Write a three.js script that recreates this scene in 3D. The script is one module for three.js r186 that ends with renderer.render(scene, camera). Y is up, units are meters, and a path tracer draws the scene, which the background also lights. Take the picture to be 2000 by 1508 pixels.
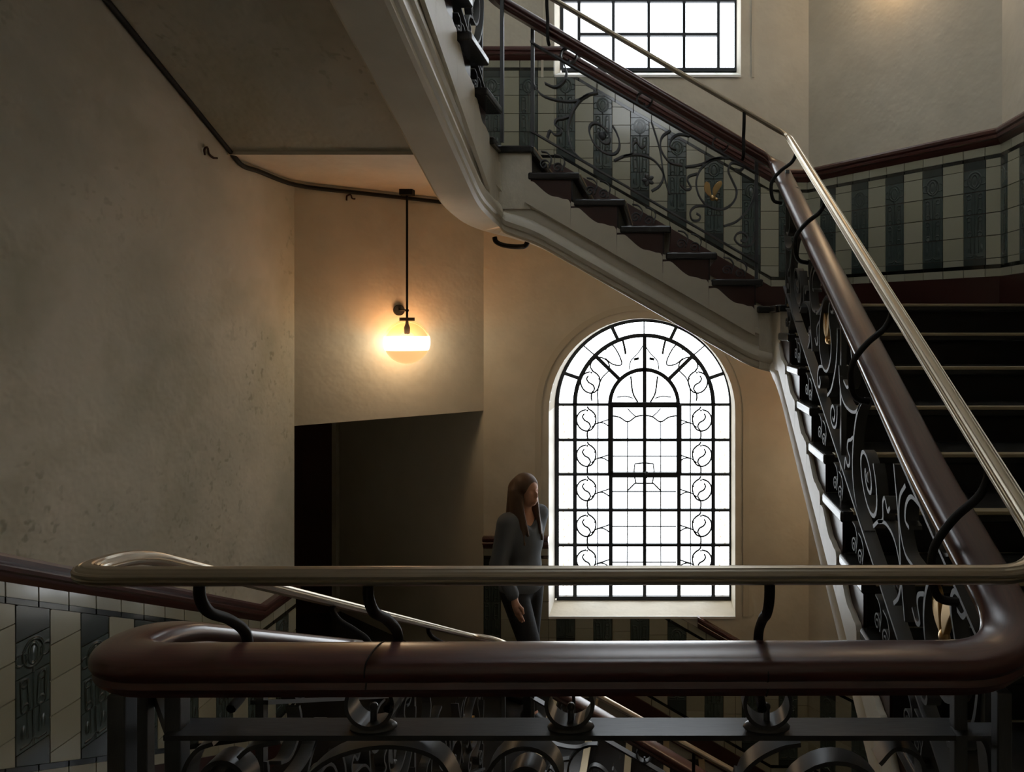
import * as THREE from 'three';
import { RoundedBoxGeometry } from 'three/addons/geometries/RoundedBoxGeometry.js';
import { mergeGeometries, mergeVertices, toCreasedNormals } from 'three/addons/utils/BufferGeometryUtils.js';

// ---------------------------------------------------------------- camera, sky, exposure
const FOCAL = 1400, CX = 1290, CY = 635, EYE = 1.578;          // lens of the 2000 x 1508 photograph, eye above the near landing
const scene = new THREE.Scene();
const camera = new THREE.PerspectiveCamera(2 * Math.atan(754 / FOCAL) * 180 / Math.PI, 2000 / 1508, 0.05, 100);
camera.position.set(0, EYE, 0);
camera.lookAt(0, EYE, -1);
camera.setViewOffset(2000, 1508, 1000 - CX, 754 - CY, 2000, 1508);   // shifted lens
scene.background = new THREE.Color(0.93, 0.97, 1.0);                 // bright overcast sky
scene.backgroundIntensity = 9.0;
const renderer = new THREE.WebGLRenderer({ antialias: true });
renderer.toneMapping = THREE.LinearToneMapping;
renderer.toneMappingExposure = 0.66;
renderer.shadowMap.enabled = true;
const LAMP_COLOR = new THREE.Color(1.0, 0.71, 0.42), LAMP_POWER = 0.050;

// ---------------------------------------------------------------- helpers
const V = (x, D, y) => new THREE.Vector3(x, y, -D);
const PX = (px, py, D) => V((px - CX) / FOCAL * D, D, EYE - (py - CY) / FOCAL * D);
let seed = 12345;
const rnd = () => { seed = (seed * 1664525 + 1013904223) >>> 0; return seed / 4294967296; };
const taken = new Map();
function numbered(name) { const n = taken.get(name) || 0; taken.set(name, n + 1); return n ? `${name}_${String(n).padStart(3, '0')}` : name; }
function thing(name, label, category, pos = [0, 0, 0], turn = 0, group) {
  const o = new THREE.Group(); o.name = numbered(name); o.position.set(...pos); o.rotation.y = turn;
  o.userData = { label, category }; if (group) o.userData.group = group;
  scene.add(o); return o;
}
function structure(name, pos = [0, 0, 0], turn = 0, label) {
  const o = new THREE.Group(); o.name = numbered(name); o.position.set(...pos); o.rotation.y = turn;
  o.userData = { kind: 'structure' }; if (label) o.userData.label = label; scene.add(o); return o;
}
function part(name, geo, mat, parent, label) {
  const m = new THREE.Mesh(geo, mat); m.name = name; m.castShadow = m.receiveShadow = true;
  if (label) m.userData.label = label;
  parent.add(m); return m;
}
const box = (w, h, d, x = 0, y = 0, z = 0) => new THREE.BoxGeometry(w, h, d).translate(x, y, z);
const rbox = (w, h, d, r, x = 0, y = 0, z = 0) => new RoundedBoxGeometry(w, h, d, 2, r).translate(x, y, z);
const cyl = (r0, r1, h, n = 16) => new THREE.CylinderGeometry(r0, r1, h, n);
function bare(g) { const q = g.index ? g.toNonIndexed() : g; for (const k of Object.keys(q.attributes)) if (!['position', 'normal', 'uv'].includes(k)) q.deleteAttribute(k); return q; }
const join = (list) => mergeGeometries(list.map(bare));
function fromTriangles(pos, uv, crease = 0.6) {
  const g = new THREE.BufferGeometry();
  g.setAttribute('position', new THREE.Float32BufferAttribute(pos, 3));
  g.setAttribute('uv', new THREE.Float32BufferAttribute(uv || new Array(pos.length / 3 * 2).fill(0), 2));
  if (crease === 0) { g.computeVertexNormals(); return g; }
  return toCreasedNormals(g, crease);
}
// profile [[side, up]...] (counter-clockwise seen against the travel) swept along a path with its section kept upright
function sweep(profile, path, crease = 0.55) {
  const n = path.length, k = profile.length, rings = [], len = [0], per = [0];
  for (let i = 1; i < n; i++) len.push(len[i - 1] + path[i].distanceTo(path[i - 1]));
  for (let j = 1; j <= k; j++) { const a = profile[j - 1], b = profile[j % k]; per.push(per[j - 1] + Math.hypot(a[0] - b[0], a[1] - b[1])); }
  for (let i = 0; i < n; i++) {
    const a = path[Math.max(0, i - 1)], b = path[i], c = path[Math.min(n - 1, i + 1)];
    const d1 = new THREE.Vector2(b.x - a.x, b.z - a.z), d2 = new THREE.Vector2(c.x - b.x, c.z - b.z);
    if (d1.length() < 1e-7) d1.copy(d2); if (d2.length() < 1e-7) d2.copy(d1);
    d1.normalize(); d2.normalize();
    const t = d1.clone().add(d2).normalize(), s = 1 / Math.max(0.5, t.dot(d1));
    rings.push(profile.map(([p, q]) => new THREE.Vector3(b.x - t.y * p * s, b.y + q, b.z + t.x * p * s)));
  }
  const pos = [], uv = [], tri = (A, B, C, a, b, c) => { pos.push(A.x, A.y, A.z, B.x, B.y, B.z, C.x, C.y, C.z); uv.push(...a, ...b, ...c); };
  for (let i = 0; i + 1 < n; i++) for (let j = 0; j < k; j++) {
    const A = rings[i][j], B = rings[i][(j + 1) % k], C = rings[i + 1][(j + 1) % k], D = rings[i + 1][j];
    const a = [len[i], per[j]], b = [len[i], per[j + 1]], c = [len[i + 1], per[j + 1]], d = [len[i + 1], per[j]];
    tri(A, C, B, a, c, b); tri(A, D, C, a, d, c);
  }
  const faces = THREE.ShapeUtils.triangulateShape(profile.map(([a, b]) => new THREE.Vector2(a, b)), []);
  for (const [a, b, c] of faces) {
    const R = rings[0], S = rings[n - 1];
    tri(R[a], R[b], R[c], profile[a], profile[b], profile[c]); tri(S[a], S[c], S[b], profile[a], profile[c], profile[b]);
  }
  return fromTriangles(pos, uv, crease);
}
function fillet(verts, steps = 8) {            // verts: [x, D, y, radius]
  const out = [];
  verts.forEach(([x, D, y, r], i) => {
    const p = V(x, D, y);
    if (!r || i === 0 || i === verts.length - 1) { out.push(p); return; }
    const a = V(...verts[i - 1].slice(0, 3)), b = V(...verts[i + 1].slice(0, 3));
    const pa = p.clone().lerp(a, Math.min(0.48, r / p.distanceTo(a))), pb = p.clone().lerp(b, Math.min(0.48, r / p.distanceTo(b)));
    for (let k = 0; k <= steps; k++) { const t = k / steps; out.push(pa.clone().multiplyScalar((1 - t) ** 2).addScaledVector(p, 2 * t * (1 - t)).addScaledVector(pb, t * t)); }
  });
  return out;
}
// flat bar bent along a plane curve: points [[x, y]...], thickness in the plane, width across it
function ribbon(points, thick, wide, warp) {
  const n = points.length, L = [], R = [];
  for (let i = 0; i < n; i++) {
    const a = points[Math.max(0, i - 1)], c = points[Math.min(n - 1, i + 1)];
    let dx = c[0] - a[0], dy = c[1] - a[1]; const l = Math.hypot(dx, dy) || 1; dx /= l; dy /= l;
    L.push([points[i][0] - dy * thick / 2, points[i][1] + dx * thick / 2]); R.push([points[i][0] + dy * thick / 2, points[i][1] - dx * thick / 2]);
  }
  const pos = [], w = wide / 2, P = ([x, y], z) => warp ? warp(x, y, z) : [x, y, z];
  const quad = (a, b, c, d) => pos.push(...a, ...b, ...c, ...a, ...c, ...d);
  for (let i = 0; i + 1 < n; i++) {
    quad(P(R[i], w), P(R[i + 1], w), P(L[i + 1], w), P(L[i], w));
    quad(P(L[i], -w), P(L[i + 1], -w), P(R[i + 1], -w), P(R[i], -w));
    quad(P(L[i], w), P(L[i + 1], w), P(L[i + 1], -w), P(L[i], -w));
    quad(P(R[i], -w), P(R[i + 1], -w), P(R[i + 1], w), P(R[i], w));
  }
  const e = n - 1;
  quad(P(R[0], w), P(L[0], w), P(L[0], -w), P(R[0], -w)); quad(P(L[e], w), P(R[e], w), P(R[e], -w), P(L[e], -w));
  return fromTriangles(pos, null, 0.7);
}
function smooth(points, per = 5) {
  const c = new THREE.CatmullRomCurve3(points.map(([x, y]) => new THREE.Vector3(x, y, 0)), false, 'centripetal');
  return c.getPoints((points.length - 1) * per).map((p) => [p.x, p.y]);
}
function spiral(cx, cy, r0, r1, a0, turns, n = 26) {
  const out = []; for (let i = 0; i <= n; i++) { const t = i / n, a = a0 + turns * 2 * Math.PI * t, r = r0 + (r1 - r0) * t ** 1.2; out.push([cx + r * Math.cos(a), cy + r * Math.sin(a)]); } return out;
}
const arc = (cx, cy, r, a0, a1, n = 24, ry = r) => Array.from({ length: n + 1 }, (_, i) => { const a = a0 + (a1 - a0) * i / n; return [cx + r * Math.cos(a), cy + ry * Math.sin(a)]; });
function tube(points, r, seg = 40, rad = 10) { return new THREE.TubeGeometry(new THREE.CatmullRomCurve3(points, false, 'centripetal'), seg, r, rad, false); }
const V3 = (x, y, z) => new THREE.Vector3(x, y, z);
function extrude(points, depth, holes = [], bevel = 0) {
  const s = new THREE.Shape(points.map(([x, y]) => new THREE.Vector2(x, y)));
  for (const h of holes) s.holes.push(new THREE.Path(h.map(([x, y]) => new THREE.Vector2(x, y))));
  return new THREE.ExtrudeGeometry(s, { depth, bevelEnabled: bevel > 0, bevelSize: bevel, bevelThickness: bevel, bevelSegments: 2, curveSegments: 12 });
}

// ---------------------------------------------------------------- textures and materials
function lattice(n, s) { let q = s >>> 0; const a = new Float32Array(n * n); for (let i = 0; i < n * n; i++) { q = (q * 1664525 + 1013904223) >>> 0; a[i] = q / 4294967296; } return a; }
const LAT = lattice(256, 77);
function vnoise(x, y, period) {
  const xi = Math.floor(x), yi = Math.floor(y), fx = x - xi, fy = y - yi, sx = fx * fx * (3 - 2 * fx), sy = fy * fy * (3 - 2 * fy);
  const g = (i, j) => LAT[(((i % period) + period) % period + (((j % period) + period) % period) * 256) & 65535];
  return (g(xi, yi) * (1 - sx) + g(xi + 1, yi) * sx) * (1 - sy) + (g(xi, yi + 1) * (1 - sx) + g(xi + 1, yi + 1) * sx) * sy;
}
function fbm(u, v, base = 4, oct = 5) { let s = 0, a = 0.5, p = base, t = 0; for (let i = 0; i < oct; i++) { s += a * vnoise(u * p + i * 7.3 * 0, v * p, p); t += a; a *= 0.55; p = Math.min(256, p * 2); } return s / t; }
function texture(n, m, fn, color = true) {
  const d = new Uint8Array(n * m * 4);
  for (let j = 0; j < m; j++) for (let i = 0; i < n; i++) { const c = fn(i / n, j / m), k = (j * n + i) * 4; for (let q = 0; q < 3; q++) d[k + q] = Math.max(0, Math.min(255, (c.length ? c[q] : c) * 255)); d[k + 3] = 255; }
  const t = new THREE.DataTexture(d, n, m); t.wrapS = t.wrapT = THREE.RepeatWrapping; t.magFilter = THREE.LinearFilter; t.minFilter = THREE.LinearMipmapLinearFilter; t.generateMipmaps = true;
  if (color) t.colorSpace = THREE.SRGBColorSpace; t.needsUpdate = true; return t;
}
const std = (o) => new THREE.MeshStandardMaterial(o), phys = (o) => new THREE.MeshPhysicalMaterial(o);
const mixc = (a, b, t) => a.map((x, i) => x + (b[i] - x) * t), clamp = (x, a = 0, b = 1) => Math.max(a, Math.min(b, x));
const plasterMap = texture(512, 512, (u, v) => { const a = fbm(u, v, 3, 6), b = fbm(u + 0.37, v + 0.11, 16, 3); return mixc([0.80, 0.765, 0.69], [0.855, 0.825, 0.76], clamp(a * 1.6 - 0.3)).map((c) => c * (0.965 + 0.07 * b)); });
const plasterBump = texture(512, 512, (u, v) => 0.6 * fbm(u, v, 8, 4) + 0.4 * fbm(u + 0.2, v, 32, 2), false);
plasterMap.repeat.set(0.45, 0.45); plasterBump.repeat.set(0.9, 0.9);
const plaster = std({ map: plasterMap, bumpMap: plasterBump, bumpScale: 0.004, roughness: 0.72 });
// old distemper with blotches and dark mould specks on the big left wall
const oldMap = texture(1024, 1024, (u, v) => {
  const a = fbm(u, v, 4, 6), b = fbm(u + 0.31, v + 0.77, 7, 5), s = fbm(u + 0.125, v + 0.375, 96, 3), m = fbm(u + 0.6, v + 0.2, 5, 4);
  let c = mixc([0.69, 0.68, 0.62], [0.80, 0.775, 0.71], clamp((a - 0.36) * 3.2));
  c = mixc(c, [0.60, 0.585, 0.49], clamp((b - 0.5) * 3) * 0.55);
  c = mixc(c, [0.33, 0.32, 0.24], clamp((s - 0.64) * 7) * clamp((m - 0.52) * 5) * 0.3);
  return c;
});
oldMap.repeat.set(0.3, 0.3);
const oldPlaster = std({ map: oldMap, bumpMap: plasterBump, bumpScale: 0.008, roughness: 0.8 });
const glossPaint = std({ map: plasterMap, roughness: 0.42, bumpMap: plasterBump, bumpScale: 0.002 });
const woodMap = texture(512, 128, (u, v) => { const g = fbm(u, v, 4, 3), l = fbm(u * 1, v * 6 % 1, 16, 3); return mixc([0.25, 0.12, 0.105], [0.37, 0.19, 0.16], clamp(0.3 * g + 0.9 * l - 0.15)); });
woodMap.repeat.set(0.8, 3);
const mahogany = phys({ map: woodMap, roughness: 0.36, clearcoat: 1, clearcoatRoughness: 0.27 });
const steel = std({ color: 0xc9bfad, metalness: 1, roughness: 0.33 });
const ironMap = texture(256, 256, (u, v) => mixc([0.28, 0.287, 0.295], [0.34, 0.347, 0.355], fbm(u, v, 16, 3)));
ironMap.repeat.set(3, 3);
const iron = std({ map: ironMap, metalness: 0.15, roughness: 0.5 }), ironWorn = std({ map: ironMap, metalness: 0.3, roughness: 0.33 });
const blackIron = std({ color: 0x0b0a09, roughness: 0.75 });
const gilt = std({ color: 0xcfae78, metalness: 1, roughness: 0.28 });
const lightTile = [0.0, 0.05, -0.04, 0.025].map((k) => phys({ color: new THREE.Color().setRGB(0.37 * (1 + k), 0.36 * (1 + k), 0.27 * (1 + k * 1.5)), roughness: 0.22, clearcoat: 0.5, clearcoatRoughness: 0.08 }));
const linerTile = phys({ color: 0x101412, roughness: 0.18, clearcoat: 0.6, clearcoatRoughness: 0.06 });
const groutMat = std({ color: 0x39362b, roughness: 0.9 });
function seg(px, py, ax, ay, bx, by) { const dx = bx - ax, dy = by - ay, t = clamp(((px - ax) * dx + (py - ay) * dy) / (dx * dx + dy * dy)); return Math.hypot(px - ax - t * dx, py - ay - t * dy); }
const ridge = (d, w) => { const t = clamp(1 - d / w); return t * t * (3 - 2 * t); };
const motif = {
  flower: (u, v) => { const x = u - 0.5, y = v - 0.52; const e = Math.abs(Math.hypot(x / 0.3, y / 0.36) - 1) * 0.3, e2 = Math.abs(Math.hypot(x / 0.14, (y + 0.02) / 0.27) - 1) * 0.14; return Math.max(ridge(e, 0.05), ridge(e2, 0.04) * 0.9, ridge(Math.hypot(x / 0.14, (y + 0.02) / 0.27), 1) * 0.5, ridge(seg(u, v, 0.5, 0, 0.5, 0.2), 0.05), ridge(Math.abs(Math.hypot(Math.abs(x) - 0.36, y + 0.05) - 0.16), 0.035) * 0.7); },
  leaf: (u, v) => { const a = Math.abs(u - 0.5); return Math.max(ridge(Math.abs(u - 0.5), 0.022) * 0.8, ridge(seg(a, v, 0.12, 0.08, 0.16, 0.8), 0.05), ridge(seg(a, v, 0.34, 0.15, 0.36, 0.9), 0.05) * 0.9, ridge(Math.abs(Math.hypot(a - 0.26, v - 0.8) - 0.1), 0.045), ridge(Math.abs(Math.hypot(a - 0.23, v - 0.12) - 0.11), 0.045) * 0.8); },
  foot: (u, v) => { const a = Math.abs(u - 0.5); return Math.max(ridge(a, 0.045), ridge(seg(a, v, 0, 0.22, 0.14, 0.12), 0.04), ridge(seg(a, v, 0.14, 0.12, 0.36, 0.12), 0.04), ridge(Math.hypot((a - 0.29) / 0.1, (v - 0.5) / 0.22), 1) * 0.9, ridge(seg(a, v, 0.17, 0.3, 0.19, 1), 0.03) * 0.6); },
};
const darkTile = {};
for (const k of Object.keys(motif)) darkTile[k] = phys({ color: 0x46524f, roughness: 0.2, clearcoat: 0.7, clearcoatRoughness: 0.08, bumpMap: texture(128, 128, (u, v) => motif[k](u, v), false), bumpScale: 0.009 });
darkTile.plain = phys({ color: 0x323b39, roughness: 0.2, clearcoat: 0.7, clearcoatRoughness: 0.08 });
const redPaint = phys({ color: 0x381c17, roughness: 0.35, clearcoat: 0.2, clearcoatRoughness: 0.3 });
const stoneMap = texture(256, 256, (u, v) => { const a = fbm(u, v, 8, 5); return mixc([0.15, 0.15, 0.155], [0.21, 0.21, 0.21], a); });
const treadStone = std({ map: stoneMap, roughness: 0.22 });
const riserPaint = std({ color: 0x120e0d, roughness: 0.5 });
const nosingMetal = std({ color: 0xb8a888, metalness: 0.35, roughness: 0.35 });
const slate = std({ color: 0x1d1e1f, roughness: 0.3 });
const whitePaint = std({ color: 0xeeede8, roughness: 0.45 });
const windowIron = std({ color: 0x24272b, roughness: 0.5, metalness: 0.3 });
const lead = std({ color: 0x3a3c3e, roughness: 0.5, metalness: 0.5 });
const glass = phys({ color: 0xf4f6f8, transmission: 1, roughness: 0.04, thickness: 0, ior: 1.45 });
const stainMap = texture(128, 256, (u, v) => { const x = u - 0.5, y = (v * 2) % 1 - 0.5; const w = 0.16 * Math.sin(v * Math.PI * 8); const s = ridge(Math.abs(x - w), 0.07), d = ridge(Math.abs(Math.hypot(x + w, y) - 0.2), 0.06); return mixc([0.97, 0.96, 0.94], [0.42, 0.33, 0.20], clamp(0.8 * s * (0.4 + fbm(u, v, 8, 2)) + 0.9 * d * fbm(u, v, 8, 2))); });
const stainedGlass = phys({ map: stainMap, transmission: 1, roughness: 0.05, thickness: 0, ior: 1.45 });

// ---------------------------------------------------------------- plan of the stairwell
const RISE = 0.17, GO = 0.293, GOL = 0.34;
const XR = 0.72, XL = -1.04, DF = 4.58, DN = 1.56;                 // sides of the open well
const WL = -2.6, WR = 2.25, WF = 6.0, WN = -1.3;                   // walls
const Y_R = 1.70, Y_L = 2.72, Y_LL = -1.36, Y_LR = -2.38, Y_U = 4.08, BOTTOM = -4.1, TOP = 7.6;
const CHL = [[WL, 5.09], [-1.48, WF]], CHR = [[1.24, WF], [WR, 4.72]];   // splayed corners
const TH = 0.3;
const wallAt = (name, a, b, label) => {                             // group whose x runs along the wall and z into the room
  const o = structure(name, [a[0], 0, -a[1]], 0, label), dx = b[0] - a[0], dz = -(b[1] - a[1]);
  o.rotation.y = Math.atan2(-dz, dx); o.userData.len = Math.hypot(dx, dz); return o;
};
const len = (o) => o.userData.len;
const rect = (x0, y0, x1, y1) => [[x0, y0], [x1, y0], [x1, y1], [x0, y1]];
const slab = (o, mat, pts, holes) => part('plaster', extrude(pts, TH, holes).translate(0, 0, -TH), mat, o);

const wallLeft = wallAt('wall_left', [WL, WN], CHL[0]);
slab(wallLeft, oldPlaster, rect(-0.3, BOTTOM, len(wallLeft), TOP));
const wallLeftCorner = wallAt('wall_left_corner', ...CHL);
const LINTEL = 0.862;
slab(wallLeftCorner, plaster, rect(0, LINTEL, len(wallLeftCorner), TOP));
part('lower_plaster', extrude(rect(0, BOTTOM, len(wallLeftCorner), Y_LL - 0.16), TH).translate(0, 0, -TH), plaster, wallLeftCorner);
const wallFar = wallAt('wall_far', CHL[1], CHR[0]);
const fx = (px) => (px - CX) / FOCAL * WF - CHL[1][0], fy = (py) => EYE - (py - CY) / FOCAL * WF;   // photo pixel to the far wall
const A0 = fx(1072), A1 = fx(1436), AY = fy(1203), AR = (A1 - A0) / 2, AC = (A0 + A1) / 2, ASP = fy(622) - AR;
const U0 = fx(1083), U1 = fx(1447), UY = fy(147), UT = UY + 2.75;
const slabDeep = (o, mat, pts, holes, t) => part('plaster', extrude(pts, t, holes).translate(0, 0, -t), mat, o);
slabDeep(wallFar, plaster, rect(0, BOTTOM, len(wallFar), TOP), [
  [[A0, AY], [A1, AY], ...arc(AC, ASP, AR, 0, Math.PI, 32)], rect(U0, UY, U1, UT)], 0.46);
const wallRightCorner = wallAt('wall_right_corner', ...CHR);
slab(wallRightCorner, plaster, rect(0, BOTTOM, len(wallRightCorner), TOP));
const wallRight = wallAt('wall_right', CHR[1], [WR, WN]);
slab(wallRight, plaster, rect(0, BOTTOM, len(wallRight) + 0.3, TOP));
const wallNear = wallAt('wall_near', [WR, WN], [WL, WN]);
slab(wallNear, plaster, rect(-0.3, BOTTOM, len(wallNear) + 0.3, TOP), [rect(1.6, 5.2, 3.2, 7.2)]);
const floor = structure('floor');
part('floor_slab', box(6, 0.3, 9, -0.2, BOTTOM - 0.15, -2.5), slate, floor);
const ceiling = structure('ceiling');
{ // plaster ceiling with a lantern light over the open well
  const g = extrude(rect(-3, -1.8, 2.7, 6.8), 0.25, [rect(-0.9, 2.0, 0.5, 4.2)]).rotateX(-Math.PI / 2).translate(0, TOP, 0);
  part('ceiling_plaster', g, plaster, ceiling);
  part('lantern_glass', box(1.42, 0.006, 2.22, -0.2, TOP + 0.2, -3.1), glass, ceiling);
  for (let i = 0; i < 4; i++) part('lantern_bar', box(0.05, 0.08, 2.22, -0.86 + i * 0.44, TOP + 0.16, -3.1), windowIron, ceiling);
}

// ---------------------------------------------------------------- tiled dado
const H = { skirt: 0.2, b1: 0.255, l1: 0.28, c: 0.985, l2: 1.01, b2: 1.07, top: 1.175 };
function clipY(poly, y, keepBelow) {
  const out = [], inside = (p) => keepBelow ? p[1] <= y + 1e-9 : p[1] >= y - 1e-9;
  for (let i = 0; i < poly.length; i++) { const a = poly[i], b = poly[(i + 1) % poly.length];
    if (inside(a)) out.push(a);
    if (inside(a) !== inside(b)) { const t = (y - a[1]) / (b[1] - a[1]); out.push([a[0] + (b[0] - a[0]) * t, y]); } }
  return out;
}
const areaOf = (p) => p.reduce((s, a, i) => { const b = p[(i + 1) % p.length]; return s + a[0] * b[1] - a[1] * b[0]; }, 0) / 2;
function tileGeo(poly, uv0, uvw, uvh, thick = 0.008, inset = 0.003) {
  const cx = poly.reduce((s, p) => s + p[0], 0) / poly.length, cy = poly.reduce((s, p) => s + p[1], 0) / poly.length;
  const pull = (p, d) => { const l = Math.hypot(p[0] - cx, p[1] - cy) || 1; const k = Math.max(0, 1 - d * 1.4 / l); return [cx + (p[0] - cx) * k, cy + (p[1] - cy) * k]; };
  const B = poly.map((p) => pull(p, 0.0008)), T = poly.map((p) => pull(p, inset)), pos = [], uv = [];
  const add = (p, z) => { pos.push(p[0], p[1], z); uv.push((p[0] - uv0[0]) / uvw, (p[1] - uv0[1]) / uvh); };
  for (let i = 0; i < poly.length; i++) { const j = (i + 1) % poly.length; add(B[i], 0); add(B[j], 0); add(T[j], thick); add(B[i], 0); add(T[j], thick); add(T[i], thick); }
  for (let i = 1; i + 1 < poly.length; i++) { add(T[0], thick); add(T[i], thick); add(T[i + 1], thick); }
  return fromTriangles(pos, uv, 0);
}
const geoCache = new Map();
function placeTile(o, name, poly, mat, ref) {
  if (poly.length < 3 || areaOf(poly) < 2e-4) return;
  const x0 = ref[0], y0 = ref[1], w = ref[2], h = ref[3];
  const local = poly.map(([x, y]) => [x - x0, y - y0]);
  const key = local.map(([x, y]) => x.toFixed(4) + ',' + y.toFixed(4)).join(';') + w + h;
  if (!geoCache.has(key)) geoCache.set(key, tileGeo(local, [0, 0], w, h));
  const m = part(name, geoCache.get(key), mat, o); m.position.set(x0, y0, 0.004); return m;
}
const railProfile = [[0, 0], [0.012, 0], [0.02, 0.012], [0.026, 0.02], [0.03, 0.034], [0.044, 0.04], [0.047, 0.056], [0.04, 0.064], [0.05, 0.074], [0.052, 0.092], [0.046, 0.105], [0, 0.105]];
// base: [[s, y]...] line the dado stands on; caps: [[s0, s1, y]] limits of height; rails: [[s0, s1]]
function dado(o, base, opt) {
  const yb = (s) => { if (s <= base[0][0]) return base[0][1]; for (let i = 1; i < base.length; i++) if (s <= base[i][0]) { const [a, ya] = base[i - 1], [b, y2] = base[i]; return ya + (y2 - ya) * (s - a) / (b - a); } return base[base.length - 1][1]; };
  const S0 = base[0][0], S1 = base[base.length - 1][0], caps = opt.caps || [], DH = opt.drop || 0;
  const cap = (s) => { let c = 99; for (const [a, b, y] of caps) if (s > a + 1e-6 && s < b - 1e-6) c = Math.min(c, y); return c; };
  const knots = [...base.map((b) => b[0]), ...caps.flatMap((c) => [c[0], c[1]])].filter((s) => s > S0 && s < S1).sort((a, b) => a - b);
  const strip = (a, b, c1, c2) => {
    const ss = [a, ...knots.filter((k) => k > a + 1e-4 && k < b - 1e-4), b], mid = (a + b) / 2, k = cap(mid);
    const lo = ss.map((s) => [s, yb(s) + c1]), hi = ss.map((s) => [s, yb(s) + c2]).reverse();
    let p = [...lo, ...hi]; if (k < 90) p = clipY(p, k, true); return p;
  };
  const breaks = (a, b, extra) => [a, ...extra.filter((k) => k > a + 1e-3 && k < b - 1e-3), b];
  const capEdges = caps.flatMap((c) => [c[0], c[1]]);
  // skirting, one board per straight run
  const runs = breaks(S0, S1, base.map((b) => b[0]));
  for (let i = 0; i + 1 < runs.length; i++) {
    const p = strip(runs[i], runs[i + 1], 0, H.skirt); part('skirting', extrude(p, 0.022), redPaint, o);
    const g = strip(runs[i], runs[i + 1], H.skirt, H.b2 - DH); const k = Math.min(...caps.map((c) => c[2]), 99);
    if (k > 90) part('tile_bedding', extrude(g, 0.006), groutMat, o);
  }
  if (caps.length) { const cuts = breaks(S0, S1, [...base.map((b) => b[0]), ...capEdges].sort((a, b) => a - b)); for (let i = 0; i + 1 < cuts.length; i++) { const p = strip(cuts[i], cuts[i + 1], H.skirt, H.b2); if (p.length > 2) part('tile_bedding', extrude(p, 0.006), groutMat, o); } }
  const pieces = (c1, c2, step, mats, name) => { let s = S0, n = 0; const stops = [...base.map((b) => b[0]), ...capEdges].filter((k) => k > S0 && k < S1).sort((a, b) => a - b);
    while (s < S1 - 1e-4) { let e = Math.min(s + step, S1); const k = stops.find((q) => q > s + 1e-3 && q < e - 1e-3); if (k !== undefined) e = k; const p = strip(s, e, c1, c2); placeTile(o, name, p, mats[n++ * 7 % mats.length], [s, yb(s) + c1, step, c2 - c1]); s = e; } };
  pieces(H.skirt, H.b1, 0.152, lightTile, 'border_tile'); pieces(H.b1, H.l1, 0.152, [linerTile], 'liner_tile');
  pieces(H.c - DH, H.l2 - DH, 0.152, [linerTile], 'liner_tile'); pieces(H.l2 - DH, H.b2 - DH, 0.152, lightTile, 'border_tile');
  const W = opt.pitch / 2; let k = Math.floor((S0 - opt.phase) / W);
  for (; opt.phase + k * W < S1; k++) {
    const a = Math.max(S0, opt.phase + k * W), b = Math.min(S1, opt.phase + (k + 1) * W); if (b - a < 0.01) continue;
    const dark = ((k % 2) + 2) % 2 === 0;
    for (const [p0, p1] of breaks(a, b, capEdges).map((x, i, q) => [x, q[i + 1]]).slice(0, -1)) {
      const poly = strip(p0, p1, H.l1, H.c - DH); if (poly.length < 3) continue;
      const T = 0.152, low = Math.max(yb(a), yb(b)) + H.l1, high = Math.min(yb(a), yb(b)) + H.c - DH; let y = low + 0.042, rows = [[-99, y, 'plain']];
      const kinds = ['foot', 'leaf', 'leaf', 'flower'];
      for (let r = 0; r < 4; r++) { rows.push([y, y + T, kinds[r]]); y += T; }
      if (high < y - 0.04) { y -= T; rows.pop(); rows[rows.length - 1][2] = 'flower'; }
      for (; y < high + 0.5; y += T) rows.push([y, y + T, 'plain']);
      rows.forEach(([q0, q1, kind], r) => {
        const t = clipY(clipY(poly, q0, false), q1, true); if (t.length < 3) return;
        placeTile(o, dark ? 'relief_tile' : 'glazed_tile', t, dark ? darkTile[kind] : lightTile[(k * 3 + r * 5 + 40) & 3], [opt.phase + k * W, Math.max(q0, -90) === -90 ? q1 - T : q0, W, T]);
      });
    }
  }
  for (const [a, b] of opt.rails) {
    const ss = [a, ...base.map((q) => q[0]).filter((q) => q > a + 1e-3 && q < b - 1e-3), b];
    part('dado_rail', sweep(railProfile, ss.map((s) => V3(s, yb(s) + H.b2 - DH, 0)), 0.4), mahogany, o);
  }
}
const PITCH = 0.31;
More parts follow.
